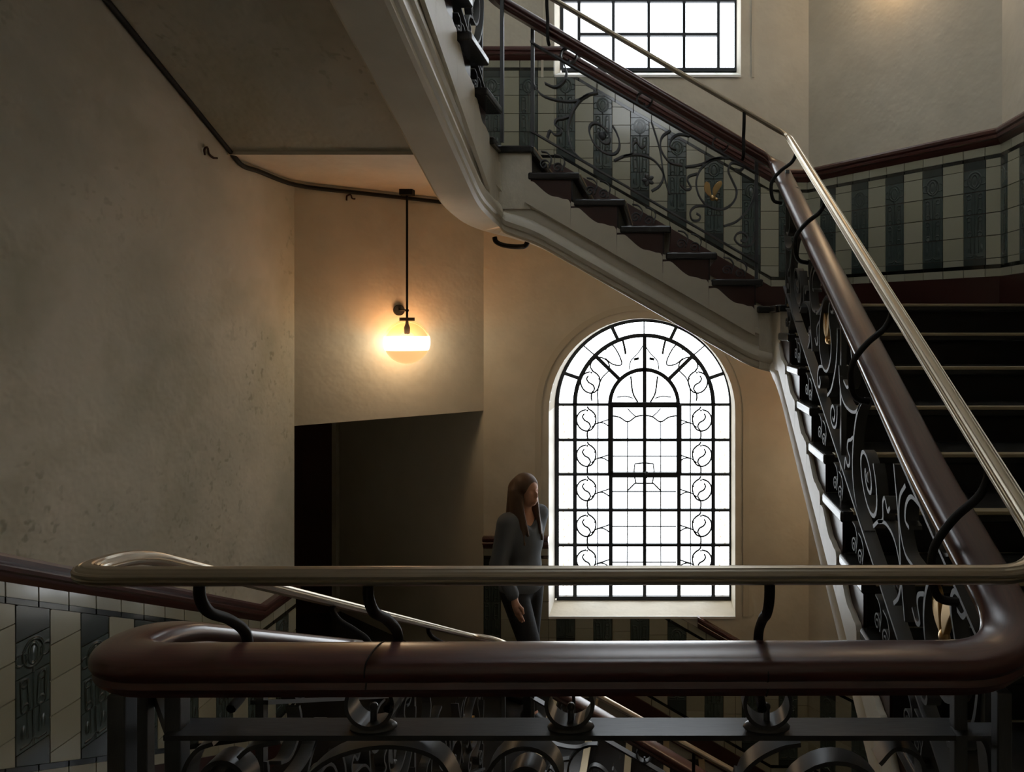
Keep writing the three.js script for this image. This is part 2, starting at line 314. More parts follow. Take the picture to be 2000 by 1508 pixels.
{ // left wall, beside the flight that drops away
  const s = (D) => D - WN;
  dado(wallLeft, [[s(0.2), 0], [s(1.92), 0], [s(4.64), Y_LL], [len(wallLeft), Y_LL]], { pitch: 0.325, phase: s(2.877), drop: 0.05, rails: [[s(0.2), len(wallLeft)]] });
  const f = (x) => x - CHL[1][0], xs = (i) => f(0.63 - GO * (i - 1)), L = len(wallFar), ph = f(-0.793 - 0.077);
  dado(wallFar, [[0, Y_LL], [xs(6), Y_LL], [f(0.923), Y_LR], [L, Y_LR]], { pitch: PITCH, phase: ph, caps: [[A0, A1, AY - 0.012]], rails: [[0, A0], [f(0.31), L]] });
  dado(wallFar, [[0, Y_L], [xs(6), Y_L], [f(0.923), Y_R], [L, Y_R]], { pitch: PITCH, phase: ph, caps: [[U0, U1, UY - 0.012]], rails: [[0, L]] });
  const C = len(wallRightCorner);
  dado(wallRightCorner, [[0, Y_R], [C, Y_R]], { pitch: PITCH, phase: 0.13, rails: [[0, C]] });
  dado(wallRightCorner, [[0, Y_LR], [C, Y_LR]], { pitch: PITCH, phase: 0.13, rails: [[0, C]] });
  const r = (D) => CHR[1][1] - D;
  dado(wallRight, [[0, Y_R], [r(4.28), Y_R], [r(1.643), 0.17], [r(1.3), 0], [r(0.2), 0]], { pitch: PITCH, phase: r(4.78), rails: [[0, r(0.2)]] });
}

// ---------------------------------------------------------------- passage behind the left splay
const passage = structure('wall_passage');
{
  const dir = [-0.8, 0.6], a = CHL[1], b = CHL[0], L = 2.35;
  const w1 = (p, q, y0, y1, t, mat = plaster, name = 'plaster') => { const dx = q[0] - p[0], dz = q[1] - p[1], l = Math.hypot(dx, dz); const m = part(name, box(l, y1 - y0, t, l / 2, (y0 + y1) / 2, -t / 2), mat, passage); m.position.set(p[0], 0, -p[1]); m.rotation.y = Math.atan2(dz, dx); return m; };
  const ae = [a[0] + dir[0] * L, a[1] + dir[1] * L], be = [b[0] + dir[0] * (L + 0.9), b[1] + dir[1] * (L + 0.9)];
  w1(ae, a, Y_LL, 1.3, 0.2);                                       // right hand wall of the passage
  w1(b, be, Y_LL, 1.3, 0.2);
  w1(be, [ae[0] + 0.05, ae[1] + 0.05], Y_LL, 1.3, 0.2);
  const a2 = [a[0] - 0.631 * 0.2, a[1] + 0.776 * 0.2], b2 = [b[0] - 0.631 * 0.2, b[1] + 0.776 * 0.2];
  part('passage_ceiling', extrude([a2, ae, be, b2].map(([x, d]) => [x, d]), 0.12).rotateX(-Math.PI / 2).translate(0, 1.2, 0), plaster, passage);
  part('passage_floor', extrude([a, ae, be, b].map(([x, d]) => [x, d]), 0.12).rotateX(-Math.PI / 2).translate(0, Y_LL - 0.12, 0), treadStone, passage);
  part('jamb', extrude([[ae[0] - 0.09, ae[1] - 0.04], [ae[0] + 0.05, ae[1] - 0.1], [ae[0] + 0.07, ae[1] - 0.06], [ae[0] - 0.06, ae[1] + 0.02]], 2.55).rotateX(-Math.PI / 2).translate(0, Y_LL, 0), plaster, passage);
  // dark door at the end
  const d = structure('door_1', [be[0], Y_LL, -be[1]], Math.atan2(ae[1] - be[1], ae[0] - be[0]), 'brown panelled door in the unlit passage');
  const dl = Math.hypot(ae[0] - be[0], ae[1] - be[1]);
  part('door_leaf', box(dl, 2.5, 0.05, dl / 2, 1.25, 0.05), std({ color: 0x4a2e1f, roughness: 0.5 }), d);
  for (const [px, py] of [[0.3, 0.7], [0.7, 0.7], [0.3, 1.75], [0.7, 1.75]]) part('door_panel', rbox(dl * 0.3, 0.85, 0.02, 0.006, dl * px, py, 0.08), std({ color: 0x4a2e1f, roughness: 0.5 }), d);
  part('door_knob', new THREE.SphereGeometry(0.03, 12, 8).translate(dl - 0.1, 1.05, 0.12), std({ color: 0x6b5636, roughness: 0.4, metalness: 0.8 }), d);
}

// ---------------------------------------------------------------- windows
const WD = 6.35, wx = (px) => (px - CX) / FOCAL * WD, wy = (py) => EYE - (py - CY) / FOCAL * WD;
const bar2 = (x0, y0, x1, y1, w, d) => { const l = Math.hypot(x1 - x0, y1 - y0); return box(l, w, d).rotateZ(Math.atan2(y1 - y0, x1 - x0)).translate((x0 + x1) / 2, (y0 + y1) / 2, 0); };
const pane = (x0, y0, x1, y1, mat, o) => part('pane', new THREE.PlaneGeometry(x1 - x0, y1 - y0).translate((x0 + x1) / 2, (y0 + y1) / 2, 0), mat, o);
function lining(front, back, o) {                // splayed white reveal between the wall face and the window frame, with a sloping sill
  const pos = [], n = front.length, zf = WD - WF + 0.002, A = (p) => [...p, zf], B = (p) => [...p, -0.012], q = (a, b, c, d) => pos.push(...a, ...b, ...c, ...a, ...c, ...d);
  for (let i = 0; i + 1 < n; i++) q(A(front[i]), A(front[i + 1]), B(back[i + 1]), B(back[i]));
  part('reveal_lining', fromTriangles(pos, null, 0.5), whitePaint, o);
  const f0 = front[0], f1 = front[n - 1], b0 = back[0], b1 = back[n - 1], z1 = zf + 0.012, t = [];
  const Q = (a, b, c, d) => t.push(...a, ...b, ...c, ...a, ...c, ...d);
  Q([f0[0], f0[1], z1], [f1[0], f1[1], z1], [...b1, -0.012], [...b0, -0.012]); Q([f0[0], f0[1] - 0.02, z1], [f1[0], f1[1] - 0.02, z1], [f1[0], f1[1], z1], [f0[0], f0[1], z1]); Q([f1[0], f1[1] - 0.02, zf - 0.1], [f0[0], f0[1] - 0.02, zf - 0.1], [...b0, -0.012], [...b1, -0.012]);
  part('sill', fromTriangles(t, null, 0.3), whitePaint, o);
}
{
  const o = structure('window_1', [0, 0, -WD], 0, 'arched leaded window with scrolled glazing');
  const X = [1088, 1123, 1193, 1259, 1326, 1393, 1428].map(wx), Y = [790, 859, 926, 996, 1064, 1133, 1168].map(wy), xc = wx(1258), ysp = Y[0];
  const RO = (X[6] - X[0]) / 2, RM = (X[5] - X[1]) / 2, RI = (X[4] - X[2]) / 2;
  const ringY = [wy(625) - ysp, wy(655) - ysp, wy(722) - ysp];
  X.forEach((x, i) => part('glazing_bar', bar2(x, Y[6], x, ysp, [0.036, 0.033, 0.033, 0.03, 0.033, 0.033, 0.036][i], 0.03), windowIron, o));
  Y.forEach((y, i) => part('glazing_bar', bar2(X[0], y, X[6], y, i === 6 ? 0.036 : 0.024, 0.034), windowIron, o));
  [[RO, ringY[0], 0.036], [RM, ringY[1], 0.036], [RI, ringY[2], 0.034]].forEach(([r, ry, w]) => part('arched_bar', ribbon(arc(xc, ysp, r, 0, Math.PI, 48, ry), w, 0.034), windowIron, o));
  for (const a of [-68, -45, -22, 0, 22, 45, 68]) { const t = Math.PI / 2 - a * Math.PI / 180, thin = a === 0 || Math.abs(a) === 45; part('radial_bar', bar2(xc + RM * Math.cos(t), ysp + ringY[1] * Math.sin(t), xc + RO * Math.cos(t), ysp + ringY[0] * Math.sin(t), thin ? 0.01 : 0.03, 0.03), windowIron, o); }
  for (const a of [-45, 45]) { const t = Math.PI / 2 - a * Math.PI / 180; part('radial_bar', bar2(xc + RI * Math.cos(t), ysp + ringY[2] * Math.sin(t), xc + RM * Math.cos(t), ysp + ringY[1] * Math.sin(t), 0.032, 0.03), windowIron, o); }
  part('glazing_bar', bar2(X[3], ysp, X[3], ysp + ringY[1], 0.033, 0.034), windowIron, o);
  // opening casement in the middle
  for (const [a, b, c, d] of [[X[2], Y[0], X[4], Y[0]], [X[2], Y[2], X[4], Y[2]], [X[2], Y[0], X[2], Y[2]], [X[4], Y[0], X[4], Y[2]]]) part('casement_frame', bar2(a, b, c, d, 0.045, 0.05).translate(0, 0, 0.02), windowIron, o);
  part('casement_latch', join([new THREE.SphereGeometry(0.016, 10, 8), box(0.012, 0.05, 0.012, 0, -0.02, 0.012)]).translate(wx(1263), Y[2] + 0.02, 0.05), windowIron, o);
  // panes
  for (let i = 0; i < 6; i++) for (let j = 0; j < 6; j++) pane(X[i], Y[j + 1], X[i + 1], Y[j], i === 0 || i === 5 ? stainedGlass : glass, o);
  const sector = (r0, q0, r1, q1, a0, a1) => { const s = [...arc(xc, ysp, r1, a0, a1, 10, q1), ...arc(xc, ysp, r0, a0, a1, 10, q0).reverse()]; part('pane', new THREE.ShapeGeometry(new THREE.Shape(s.map(([x, y]) => new THREE.Vector2(x, y)))), glass, o); };
  for (let k = 0; k < 8; k++) sector(RM, ringY[1], RO, ringY[0], k * Math.PI / 8, (k + 1) * Math.PI / 8);
  for (let k = 0; k < 4; k++) sector(RI, ringY[2], RM, ringY[1], k * Math.PI / 4, (k + 1) * Math.PI / 4);
  for (let k = 0; k < 2; k++) sector(0.001, 0.001, RI, ringY[2], k * Math.PI / 2, (k + 1) * Math.PI / 2);
  // leadwork: scrolls in the side lights, plain lines in the middle
  const L = (p, w = 0.0055) => part('lead_came', ribbon(p, w * 2.3, 0.014), lead, o);
  const q = (px, py) => [wx(px), wy(py)];
  for (const sgn of [1, -1]) {
    const m = (px) => 1258 + sgn * (px - 1258);
    for (let j = -1; j < 5; j++) {
      const y0 = j < 0 ? 716 : [790, 859, 926, 996, 1064][j], dx = j < 0 ? 8 : 0, k = (x, y) => q(m(x + dx), y0 + y);
      L(smooth([k(1147, 4), k(1150, 9), k(1156, 13), k(1163, 22), k(1162, 38), k(1155, 49), k(1145, 52), k(1134, 47), k(1127, 36), k(1127, 24), k(1134, 14), k(1145, 10)], 4));
      L(smooth([k(1141, 18), k(1138, 24), k(1142, 31), k(1150, 36), k(1153, 44), k(1148, 52), k(1147, 60), k(1148, 67)], 4));
      if (j >= 0) { L(smooth([k(1155, 45), k(1166, 37), k(1178, 36), k(1190, 43)], 3), 0.004); L(smooth([k(1168, 36), k(1178, 33), k(1190, 29)], 3), 0.004); }
      for (const [a, b] of [[1147, 12], [1162, 24], [1147, 52]]) part('lead_joint', new THREE.SphereGeometry(0.009, 8, 6).scale(1, 1, 0.6).translate(...k(a, b), 0), lead, o);
    }
    L([q(m(1168), 792), q(m(1167), 1133)], 0.004); L(smooth([q(m(1168), 790), q(m(1168), 760), q(m(1176), 738), q(m(1190), 722), q(m(1187), 706), q(m(1172), 698), q(m(1158), 704), q(m(1153), 716), q(m(1160), 727)], 4), 0.005);
    L([q(m(1226), 822), q(m(1225), 1133)], 0.004);
    L(smooth([q(m(1195), 812), q(m(1210), 815), q(m(1226), 824), q(m(1242), 814), q(m(1258), 811)], 4), 0.005); L(smooth([q(m(1226), 798), q(m(1233), 806), q(m(1242), 814)], 3), 0.004);
    for (const y of [891, 960, 1028, 1098]) L([q(m(1195), y), q(m(1258), y)], 0.0035);
    L([q(m(1226), 958), q(m(1240), 944), q(m(1258), 944)], 0.005); L([q(m(1258), 904), q(m(1240), 906), q(m(1238), 925), q(m(1242), 943)], 0.005);
    L(smooth([q(m(1232), 735), q(m(1234), 755), q(m(1237), 770), q(m(1246), 786)], 4), 0.006); L(smooth([q(m(1205), 776), q(m(1222), 774), q(m(1237), 778)], 3), 0.004);
    L(smooth([q(m(1182), 684), q(m(1192), 672), q(m(1204), 684), q(m(1214), 712), q(m(1198), 712), q(m(1182), 700)], 4), 0.005); L(smooth([q(m(1216), 663), q(m(1220), 680), q(m(1222), 692)], 3), 0.008); L([q(m(1238), 702), q(m(1248), 700)], 0.01); L(smooth([q(m(1229), 722), q(m(1232), 705), q(m(1246), 690), q(m(1258), 672)], 3), 0.004);
  }
  const inset = 0.018, inL = X[0] - inset, inR = X[6] + inset, front = [[A0 + CHL[1][0], AY], ...arc(AC + CHL[1][0], ASP, AR, Math.PI, 0, 40), [A1 + CHL[1][0], AY]], back = [[inL, Y[6] - inset], ...arc(xc, ysp, RO + inset, Math.PI, 0, 40, ringY[0] + inset), [inR, Y[6] - inset]];
  lining(front, back, o);
  // moulding round the arch on the wall
  const mx = AC + CHL[1][0];
  part('architrave', ribbon([[mx + AR + 0.09, AY], ...arc(mx, ASP, AR + 0.09, 0, Math.PI, 40), [mx - AR - 0.09, AY]], 0.05, 0.024).translate(0, 0, WD - WF), plaster, o);
}
{
  const o = structure('window_2', [0, 0, -WD], 0, 'tall rectangular leaded window above the stairs');
  const X = [1097, 1131, 1198, 1267, 1336, 1403, 1438].map(wx), Y = [wy(137)]; for (let k = 0; k < 8; k++) Y.push(wy(68 - 66 * k)); const top = UT - 0.05;
  X.forEach((x, i) => part('glazing_bar', bar2(x, Y[0], x, top, i === 0 || i === 6 ? 0.034 : 0.026, 0.03), windowIron, o));
  Y.forEach((y, i) => part('glazing_bar', bar2(i === 1 ? X[1] : X[0], y, i === 1 ? X[5] : X[6], y, i ? 0.026 : 0.034, 0.032), windowIron, o));
  for (let i = 0; i < 6; i++) for (let j = 0; j < Y.length; j++) pane(X[i], Y[j], X[i + 1], Y[j + 1] ?? top, glass, o);
  const ox0 = U0 + CHL[1][0], ox1 = U1 + CHL[1][0], e = 0.017;
  lining([[ox0, UY], [ox0, UT], [ox1, UT], [ox1, UY]], [[X[0] - e, Y[0] - e], [X[0] - e, top], [X[6] + e, top], [X[6] + e, Y[0] - e]], o);
  part('architrave', ribbon([[ox0 - 0.1, UY - 0.02], [ox0 - 0.1, UT]], 0.02, 0.026).translate(0, 0, WD - WF), plaster, o);
  part('architrave', ribbon([[ox1 + 0.1, UY - 0.02], [ox1 + 0.1, UT]], 0.02, 0.026).translate(0, 0, WD - WF), plaster, o);
}

{
  const o = structure('window_3', [WR - 2.4, 5.2, -(WN - 0.1)], 0, 'tall window of the top storey');
  for (let i = 0; i <= 4; i++) part('glazing_bar', box(i % 4 ? 0.026 : 0.05, 2.0, 0.04, -0.8 + i * 0.4, 1.0, 0), windowIron, o);
  for (let j = 0; j <= 4; j++) part('glazing_bar', box(1.6, j % 4 ? 0.026 : 0.05, 0.04, 0, j * 0.5, 0), windowIron, o);
  for (let i = 0; i < 4; i++) for (let j = 0; j < 4; j++) pane(-0.8 + i * 0.4, j * 0.5, -0.4 + i * 0.4, 0.5 + j * 0.5, glass, o);
}
// ---------------------------------------------------------------- landings
function landing(name, label, pts, y, thick = 0.12) {
  const o = thing(name, label, 'landing', [0, y, 0]);
  part('floor_slab', extrude(pts, thick - 0.03).rotateX(-Math.PI / 2).translate(0, -thick, 0), plaster, o);
  part('floor_finish', extrude(pts, 0.03).rotateX(-Math.PI / 2).translate(0, -0.03, 0), treadStone, o);
  return o;
}
const g0 = 0.004;
function edge(o, x0, d0) {                       // nosing and plaster fascia where the landing meets the open well
  const s = Math.sign(x0);                        // x0: side of the well, d0: first nosing of the flight on that side
  const xa = s < 0 ? x0 - 0.03 : 0.63, xb = s < 0 ? -0.83 : x0 + 0.03, w = xb - xa, c = (xa + xb) / 2;
  part('edge_nosing', rbox(w + 0.03, 0.046, 0.09, 0.012, c, -0.023, -(DF + 0.01)), treadStone, o);
  part('edge_fascia', box(w, 0.36, 0.05, c, -0.22, -(DF + 0.019)), glossPaint, o);
  part('edge_nosing', rbox(0.09, 0.046, DF - d0 + 0.05, 0.012, x0 + s * 0.01, -0.023, -(DF + d0) / 2), treadStone, o);
  part('edge_fascia', box(0.05, 0.36, DF - d0 + 0.05, x0 + s * 0.019, -0.22, -(DF + d0) / 2), glossPaint, o);
}
landing('stair_landing', 'wide stone landing behind the level balustrade', [[WL, WN], [WR, WN], [WR, 1.643], [XR + 0.02, 1.643], [XR + 0.02, DN], [XL - 0.02, DN], [XL - 0.02, 1.86], [WL, 1.86]], 0, 0.2);
edge(landing('stair_landing', 'corner landing at the head of the broad dark steps', [[0.63, DF + 0.02], [XR + 0.02, DF + 0.02], [XR + 0.02, 4.345], [WR, 4.345], CHR[1], CHR[0], [0.63, WF]], Y_R), XR, 4.30);
const cornerL = [[-0.885, DF + 0.02], [XL - 0.02, DF + 0.02], [XL - 0.02, 4.3], [WL, 4.3], CHL[0], CHL[1], [-0.885, WF]];
edge(landing('stair_landing', 'corner landing whose pale soffit carries the hanging lamp', cornerL, Y_L), XL, 4.36);
edge(landing('stair_landing', 'corner landing where the woman stands before the passage', cornerL, Y_LL), XL, 4.36);
landing('stair_landing', 'lower corner landing below the arched window', [[0.63, DF + 0.02], [XR + 0.02, DF + 0.02], [XR + 0.02, 4.345], [WR, 4.345], CHR[1], CHR[0], [0.63, WF]], Y_LR);
landing('stair_landing', 'topmost landing over the level balustrade', [[WL, WN], [WR, WN], [WR, DN], [XL - 0.02, DN], [XL - 0.02, 1.92], [WL, 1.92]], Y_U, 0.2);
landing('stair_landing', 'upper corner landing above the broad steps', [[0.63, DF + 0.02], [XR + 0.02, DF + 0.02], [XR + 0.02, 4.345], [WR, 4.345], CHR[1], CHR[0], [0.63, WF]], Y_R + Y_U);

// ---------------------------------------------------------------- flights of stairs
function flight(label, pos, turn, n, g, width, opt = {}) {
  const o = thing('stair_flight', label, 'stairs', pos, turn), r = RISE;
  const nl = (x) => r + x * r / g;                                        // line through the nosings
  const treadG = rbox(g + 0.035, 0.046, width - g0, 0.012), stripG = rbox(0.05, 0.016, width - 0.06, 0.003), riserG = box(0.02, r - 0.04, width - 0.04);
  const endG = extrude([[0.03, -0.042], [g + 0.03, -0.042], [g + 0.03, -r - 0.1 + r], [g + 0.03, -0.30 + r], [0.03, -0.30]], 0.02);
  // cream bracket with a waved upper edge under each tread end
  const wave = smooth([[g + 0.028, -0.058], [g - 0.02, -0.058], [g - 0.055, -0.085], [g - 0.10, -0.125], [g - 0.14, -0.15], [0.11, -0.158], [0.075, -0.17], [0.045, -0.175], [0.032, -0.195]], 4);
  const bd = opt.bracket ?? 0.36, brG = extrude([[0.028, -bd], [g + 0.028, -bd + r], ...wave], 0.022), over = opt.over ?? 0.02, tm = opt.tread || treadStone;
  for (let i = 1; i <= n; i++) {
    const x = (i - 1) * g, y = i * r, last = i === n;
    const t = part('tread', last ? rbox(0.14, 0.042, width - g0, 0.012) : treadG, tm, o); t.position.set(last ? x + 0.045 : x + g / 2 - 0.0075, y - 0.021, width / 2 - over);
    const s = part('nosing_strip', stripG, nosingMetal, t, 'pale metal nosing strip'); s.position.set(last ? -0.048 : -g / 2 + 0.004, 0.0175, 0.02);
    const q = part('riser', riserG, riserPaint, o); q.position.set(x + 0.03, y - r / 2 - 0.0205, width / 2 - 0.01);
    if (!last) {
      part('end_panel', endG, redPaint, o).position.set(x, y, 0.002);
      part('string_bracket', brG, glossPaint, o).position.set(x, y, -0.022);
    }
  }
  // sloping plaster soffit
  const X0 = opt.from ?? -0.04 * g / 0.34, X1 = opt.to ?? (n - 1) * g, d = 0.27;
  part('soffit', extrude([[X0, nl(X0) - d], [X1, nl(X1) - d], [X1, nl(X1) - d + 0.07], [X0, nl(X0) - d + 0.07]], width - 0.02).translate(0, 0, 0.01), opt.soffit || plaster, o);
  return o;
}
flight('broad dark steps rising between the balustrade and the right wall', [XR, 0, -1.643], Math.PI / 2, 10, GO, WR - XR);
flight('steps with waved cream brackets climbing in front of the upper window', [0.63, Y_R, -DF], Math.PI, 6, GO, WF - DF);
flight('steps climbing towards the viewer over the blotchy soffit', [XL, Y_L, -4.3], -Math.PI / 2, 8, GOL, XL - WL, { soffit: oldPlaster, bracket: 0.5, over: 0.09 });
flight('steps dropping away beside the tiled left wall', [XL, Y_LL, -4.3], -Math.PI / 2, 8, GOL, XL - WL, { over: 0.05, tread: std({ color: 0x4a2a24, roughness: 0.4 }) });
flight('bright nosed steps dropping below the arched window', [0.63, Y_LR, -DF], Math.PI, 6, GO, WF - DF);

// moulded cream string carrying the flights round the well
const stringProfile = [[0.105, -0.59], [0.105, -0.2], [-0.125, -0.2], [-0.125, -0.34], [-0.134, -0.345], [-0.134, -0.375], [-0.118, -0.385], [-0.118, -0.455], [-0.128, -0.465], [-0.142, -0.49], [-0.148, -0.52], [-0.14, -0.548], [-0.125, -0.555], [-0.125, -0.585], [-0.11, -0.602], [0.09, -0.602]].reverse();
{
  const up = thing('stair_string', 'cream moulded string curving under the upper flights', 'stair string');
  const c = 0.13, S = (pts) => sweep(stringProfile, fillet(pts, 10), 0.5);
  part('string_body', S([[XR + c, 1.62, 0.15, 0], [XR + c, 4.28, 1.72, 0.2], [XR + c, DF + c, 1.85, 0.22], [0.6, DF + c, 1.90, 0.1], [-0.80, DF + c, 2.70, 0.1], [XL - c, DF + c, 2.82, 0.34], [XL - c, 4.15, 2.87, 0.15], [XL - c, 1.6, 3.88, 0]]), glossPaint, up);
  const lo = thing('stair_string', 'cream moulded string along the lower flights and the level landing', 'stair string');
  part('string_body', S([[0.6, DF + c, Y_LR + 0.19, 0.1], [-0.80, DF + c, Y_LL - 0.02, 0.1], [XL - c, DF + c, Y_LL + 0.09, 0.3], [XL - c, 4.2, Y_LL + 0.22, 0.15], [XL - c, 1.92, 0.0, 0.12], [XL - c, DN - c, 0.05, 0.1], [XR + c, DN - c, 0.05, 0.06], [XR + c, 1.62, 0.12, 0]]), glossPaint, lo);
}

// ---------------------------------------------------------------- balustrades
// curves of one wrought iron panel, measured on the photograph's front-on flight: pixels, 305.7 to the metre
const PXM = 305.7, UV = (px, py) => [(1480 - px) / PXM, (243 + 0.6 * (px - 1030) - py) / PXM];
const Z3 = (pts) => pts.map(([x, y]) => UV(1000 + x / 4.31, 100 + y / 4.31)), Z4 = (pts) => pts.map(([x, y]) => UV(1250 + x / 4.075, 250 + y / 4.075));
const CURVES = [
  Z3([[700, 305], [600, 330], [510, 420], [455, 560], [450, 680], [490, 790], [560, 870], [680, 940]]),
  Z3([[140, 130], [160, 230], [220, 310], [370, 365], [520, 370], [620, 325]]),
  Z3([[250, 215], [330, 250], [410, 205], [435, 130], [415, 60]]),
  Z3([[460, 500], [405, 518], [350, 528], [338, 570], [388, 610], [380, 648], [332, 652], [298, 620], [270, 680]]),
  Z3([[840, 885], [920, 850], [1000, 825], [998, 755], [1030, 730], [1070, 780], [1105, 760]]),
  Z3([[1160, 570], [1230, 800], [1260, 1000], [1310, 1180]]),
  Z3([[1320, 640], [1245, 700], [1240, 800], [1310, 905], [1420, 940]]),
  Z3([[920, 850], [1050, 838], [1180, 890], [1258, 1000], [1232, 1100], [1160, 1150]]),
  Z3([[1480, 690], [1390, 675], [1325, 720], [1320, 780], [1365, 800]]),
  Z4([[700, 225], [610, 225], [515, 265], [450, 350], [438, 450], [470, 540], [530, 605], [640, 635], [735, 580], [762, 490], [725, 400], [695, 330], [722, 265], [790, 250], [820, 290], [790, 325], [750, 315]]),
  Z4([[350, 290], [480, 270], [560, 235], [640, 225]]),
  Z4([[520, 605], [430, 608], [388, 655], [402, 712], [455, 718], [468, 685], [438, 662]]),
  Z4([[445, 345], [375, 368], [368, 400], [395, 455], [352, 470], [308, 430]]),
  Z4([[660, 770], [760, 735], [830, 670], [880, 600], [908, 500], [912, 420]]),
  Z4([[905, 820], [905, 870], [870, 930], [790, 925], [748, 880], [765, 835], [815, 825], [850, 865], [825, 900], [795, 885]]),
];
const SPIRAL_C = Z3([[735, 672]])[0], LEAF_C = UV(1390, 366), ROSE_C = Z3([[1130, 1055]])[0];
function leafGeo(s) { // V of two petals on a bud
  const petal = (a) => { const p = smooth([[0, 0], [0.022, 0.03], [0.028, 0.065], [0.014, 0.1], [0, 0.112], [-0.012, 0.095], [-0.006, 0.05], [0, 0]], 3); return extrude(p.slice(0, -1), 0.012, [], 0.002).translate(0, 0, -0.006).rotateZ(a); };
  return join([petal(0.42).translate(-0.008, 0, 0), petal(-0.3).scale(1, 0.92, 1).translate(0.008, 0, 0), new THREE.SphereGeometry(0.016, 10, 8).scale(1.2, 1.2, 0.8).translate(0, -0.005, 0), new THREE.SphereGeometry(0.011, 8, 6).translate(-0.024, -0.014, 0)]).scale(s, s, s);
}
function roseGeo(s) { const l = []; for (let i = 0; i < 5; i++) { const a = i * 1.2566; l.push(new THREE.SphereGeometry(0.02, 8, 6).scale(1, 0.7, 0.5).rotateZ(a).translate(0.022 * Math.cos(a), 0.022 * Math.sin(a), 0)); } l.push(new THREE.SphereGeometry(0.014, 8, 6).translate(0, 0, 0.008)); return join(l).scale(s, s, s); }
const lathe = (pts, n = 16) => new THREE.LatheGeometry(pts.map(([a, b]) => new THREE.Vector2(a, b)), n);
function balustrade(label, pos, turn, n, g, panels, goldAt = [], lift = 0, big = 1, tall = 0.57) {
  const o = thing('balustrade', label, 'balustrade', pos, turn), r = RISE, m = r / g, run = (n - 1) * g, z = 0.035;
  const nl = (x) => r + x * m, BB = 0.107, TB = BB + tall, W = 0.040;
  const w = (x, y, q) => [x, y + nl(x), q + z];
  const RB = (p, t, d, name = 'scroll') => part(name, ribbon(p, t, d, w), iron, o);
  RB([[0, BB], [run, BB]], 0.012, W * 1.2, 'bottom_bar'); RB([[0, TB], [run, TB]], 0.012, W * 1.2, 'top_bar');
  for (let k = 0; k <= panels; k++) {
    const x = run * k / panels, h0 = -r * 0.0, post = [[-0.010, 0], [0.010, 0]];
    const y0 = k === 0 ? r : Math.floor(x / g + 1e-6) * r + r, y1 = nl(x) + tall + 0.23;
    part('post', box(0.022, y1 - y0, 0.022, x + (k === 0 ? 0.012 : k === panels ? -0.012 : 0), (y0 + y1) / 2, z), iron, o);
  }
  const L = run / panels, su = L / 1.472;
  for (let k = 0; k < panels; k++) {
    const F = ([u, v]) => [k * L + u * su, BB + clamp(v, 0.006, 0.564) * tall / 0.57];
    for (const c of CURVES) RB(smooth(c.map(F), 4), 0.0105, W);
    const [su0, sv0] = F(SPIRAL_C);
    RB([...spiral(su0, sv0, 0.022, 0.125, 0.6, -1.75, 40)].map(([a, b]) => [a, clamp(b, BB + 0.004, TB - 0.004)]), 0.012, W);
    part('spiral_boss', new THREE.SphereGeometry(0.03, 12, 10).scale(1, 1, 0.75).translate(...w(su0, sv0, 0)), iron, o);
    const [lu, lv] = F(LEAF_C), [ru, rv] = F(ROSE_C);
    part('gilded_leaf', leafGeo(big).translate(...w(lu, lv - 0.05 + lift, 0)), goldAt.includes(k) ? gilt : iron, o, goldAt.includes(k) ? 'gilded tulip leaf' : undefined);
    part('rosette', roseGeo(1).translate(...w(ru, rv, 0)), iron, o);
  }
  const ringG = ribbon(arc(0, 0, 0.05, 0, 2 * Math.PI, 28), 0.009, W), rings = Math.round(run / 0.42);
  for (let k = 0; k < rings; k++) { const x = (k + 0.5) * run / rings; part('ring', ringG, iron, o).position.set(x, nl(x) + TB + 0.058, z); part('ring_pin', cyl(0.006, 0.006, 0.03, 8).translate(x, nl(x) + TB + 0.02, z), iron, o); }
  const sg = ribbon(spiral(0, 0, 0.006, 0.036, 0, 1.6, 22), 0.006, W), tail = ribbon(smooth([[-0.036, 0.0], [-0.045, 0.04], [-0.02, 0.075], [0.02, 0.085]], 4), 0.006, W);
  for (let i = 1; i < n; i++) for (const [dx, dy] of [[0.12, 0.04], [0.205, 0.06]]) { const s = part('step_scroll', sg, iron, o); s.position.set((i - 1) * g + dx, i * r + dy, z); const t = part('scroll_tail', tail, iron, s); }
  return o;
}
balustrade('iron scroll balustrade along the broad dark steps', [XR, 0, -1.643], Math.PI / 2, 10, GO, 2, [0, 1], 0.07, 1.15);
balustrade('iron scroll balustrade under the upper window with a gilded leaf', [0.63, Y_R, -DF], Math.PI, 6, GO, 1, [0]);
balustrade('iron scroll balustrade on the flight rising over the viewer', [XL, Y_L, -4.3], -Math.PI / 2, 8, GOL, 2);
balustrade('iron scroll balustrade dropping away beside the left wall', [XL, Y_LL, -4.3], -Math.PI / 2, 8, GOL, 2, [0], 0, 1, 0.46);
balustrade('iron scroll balustrade on the lowest flight below the arched window', [0.63, Y_LR, -DF], Math.PI, 6, GO, 1, [], 0, 1, 0.44);
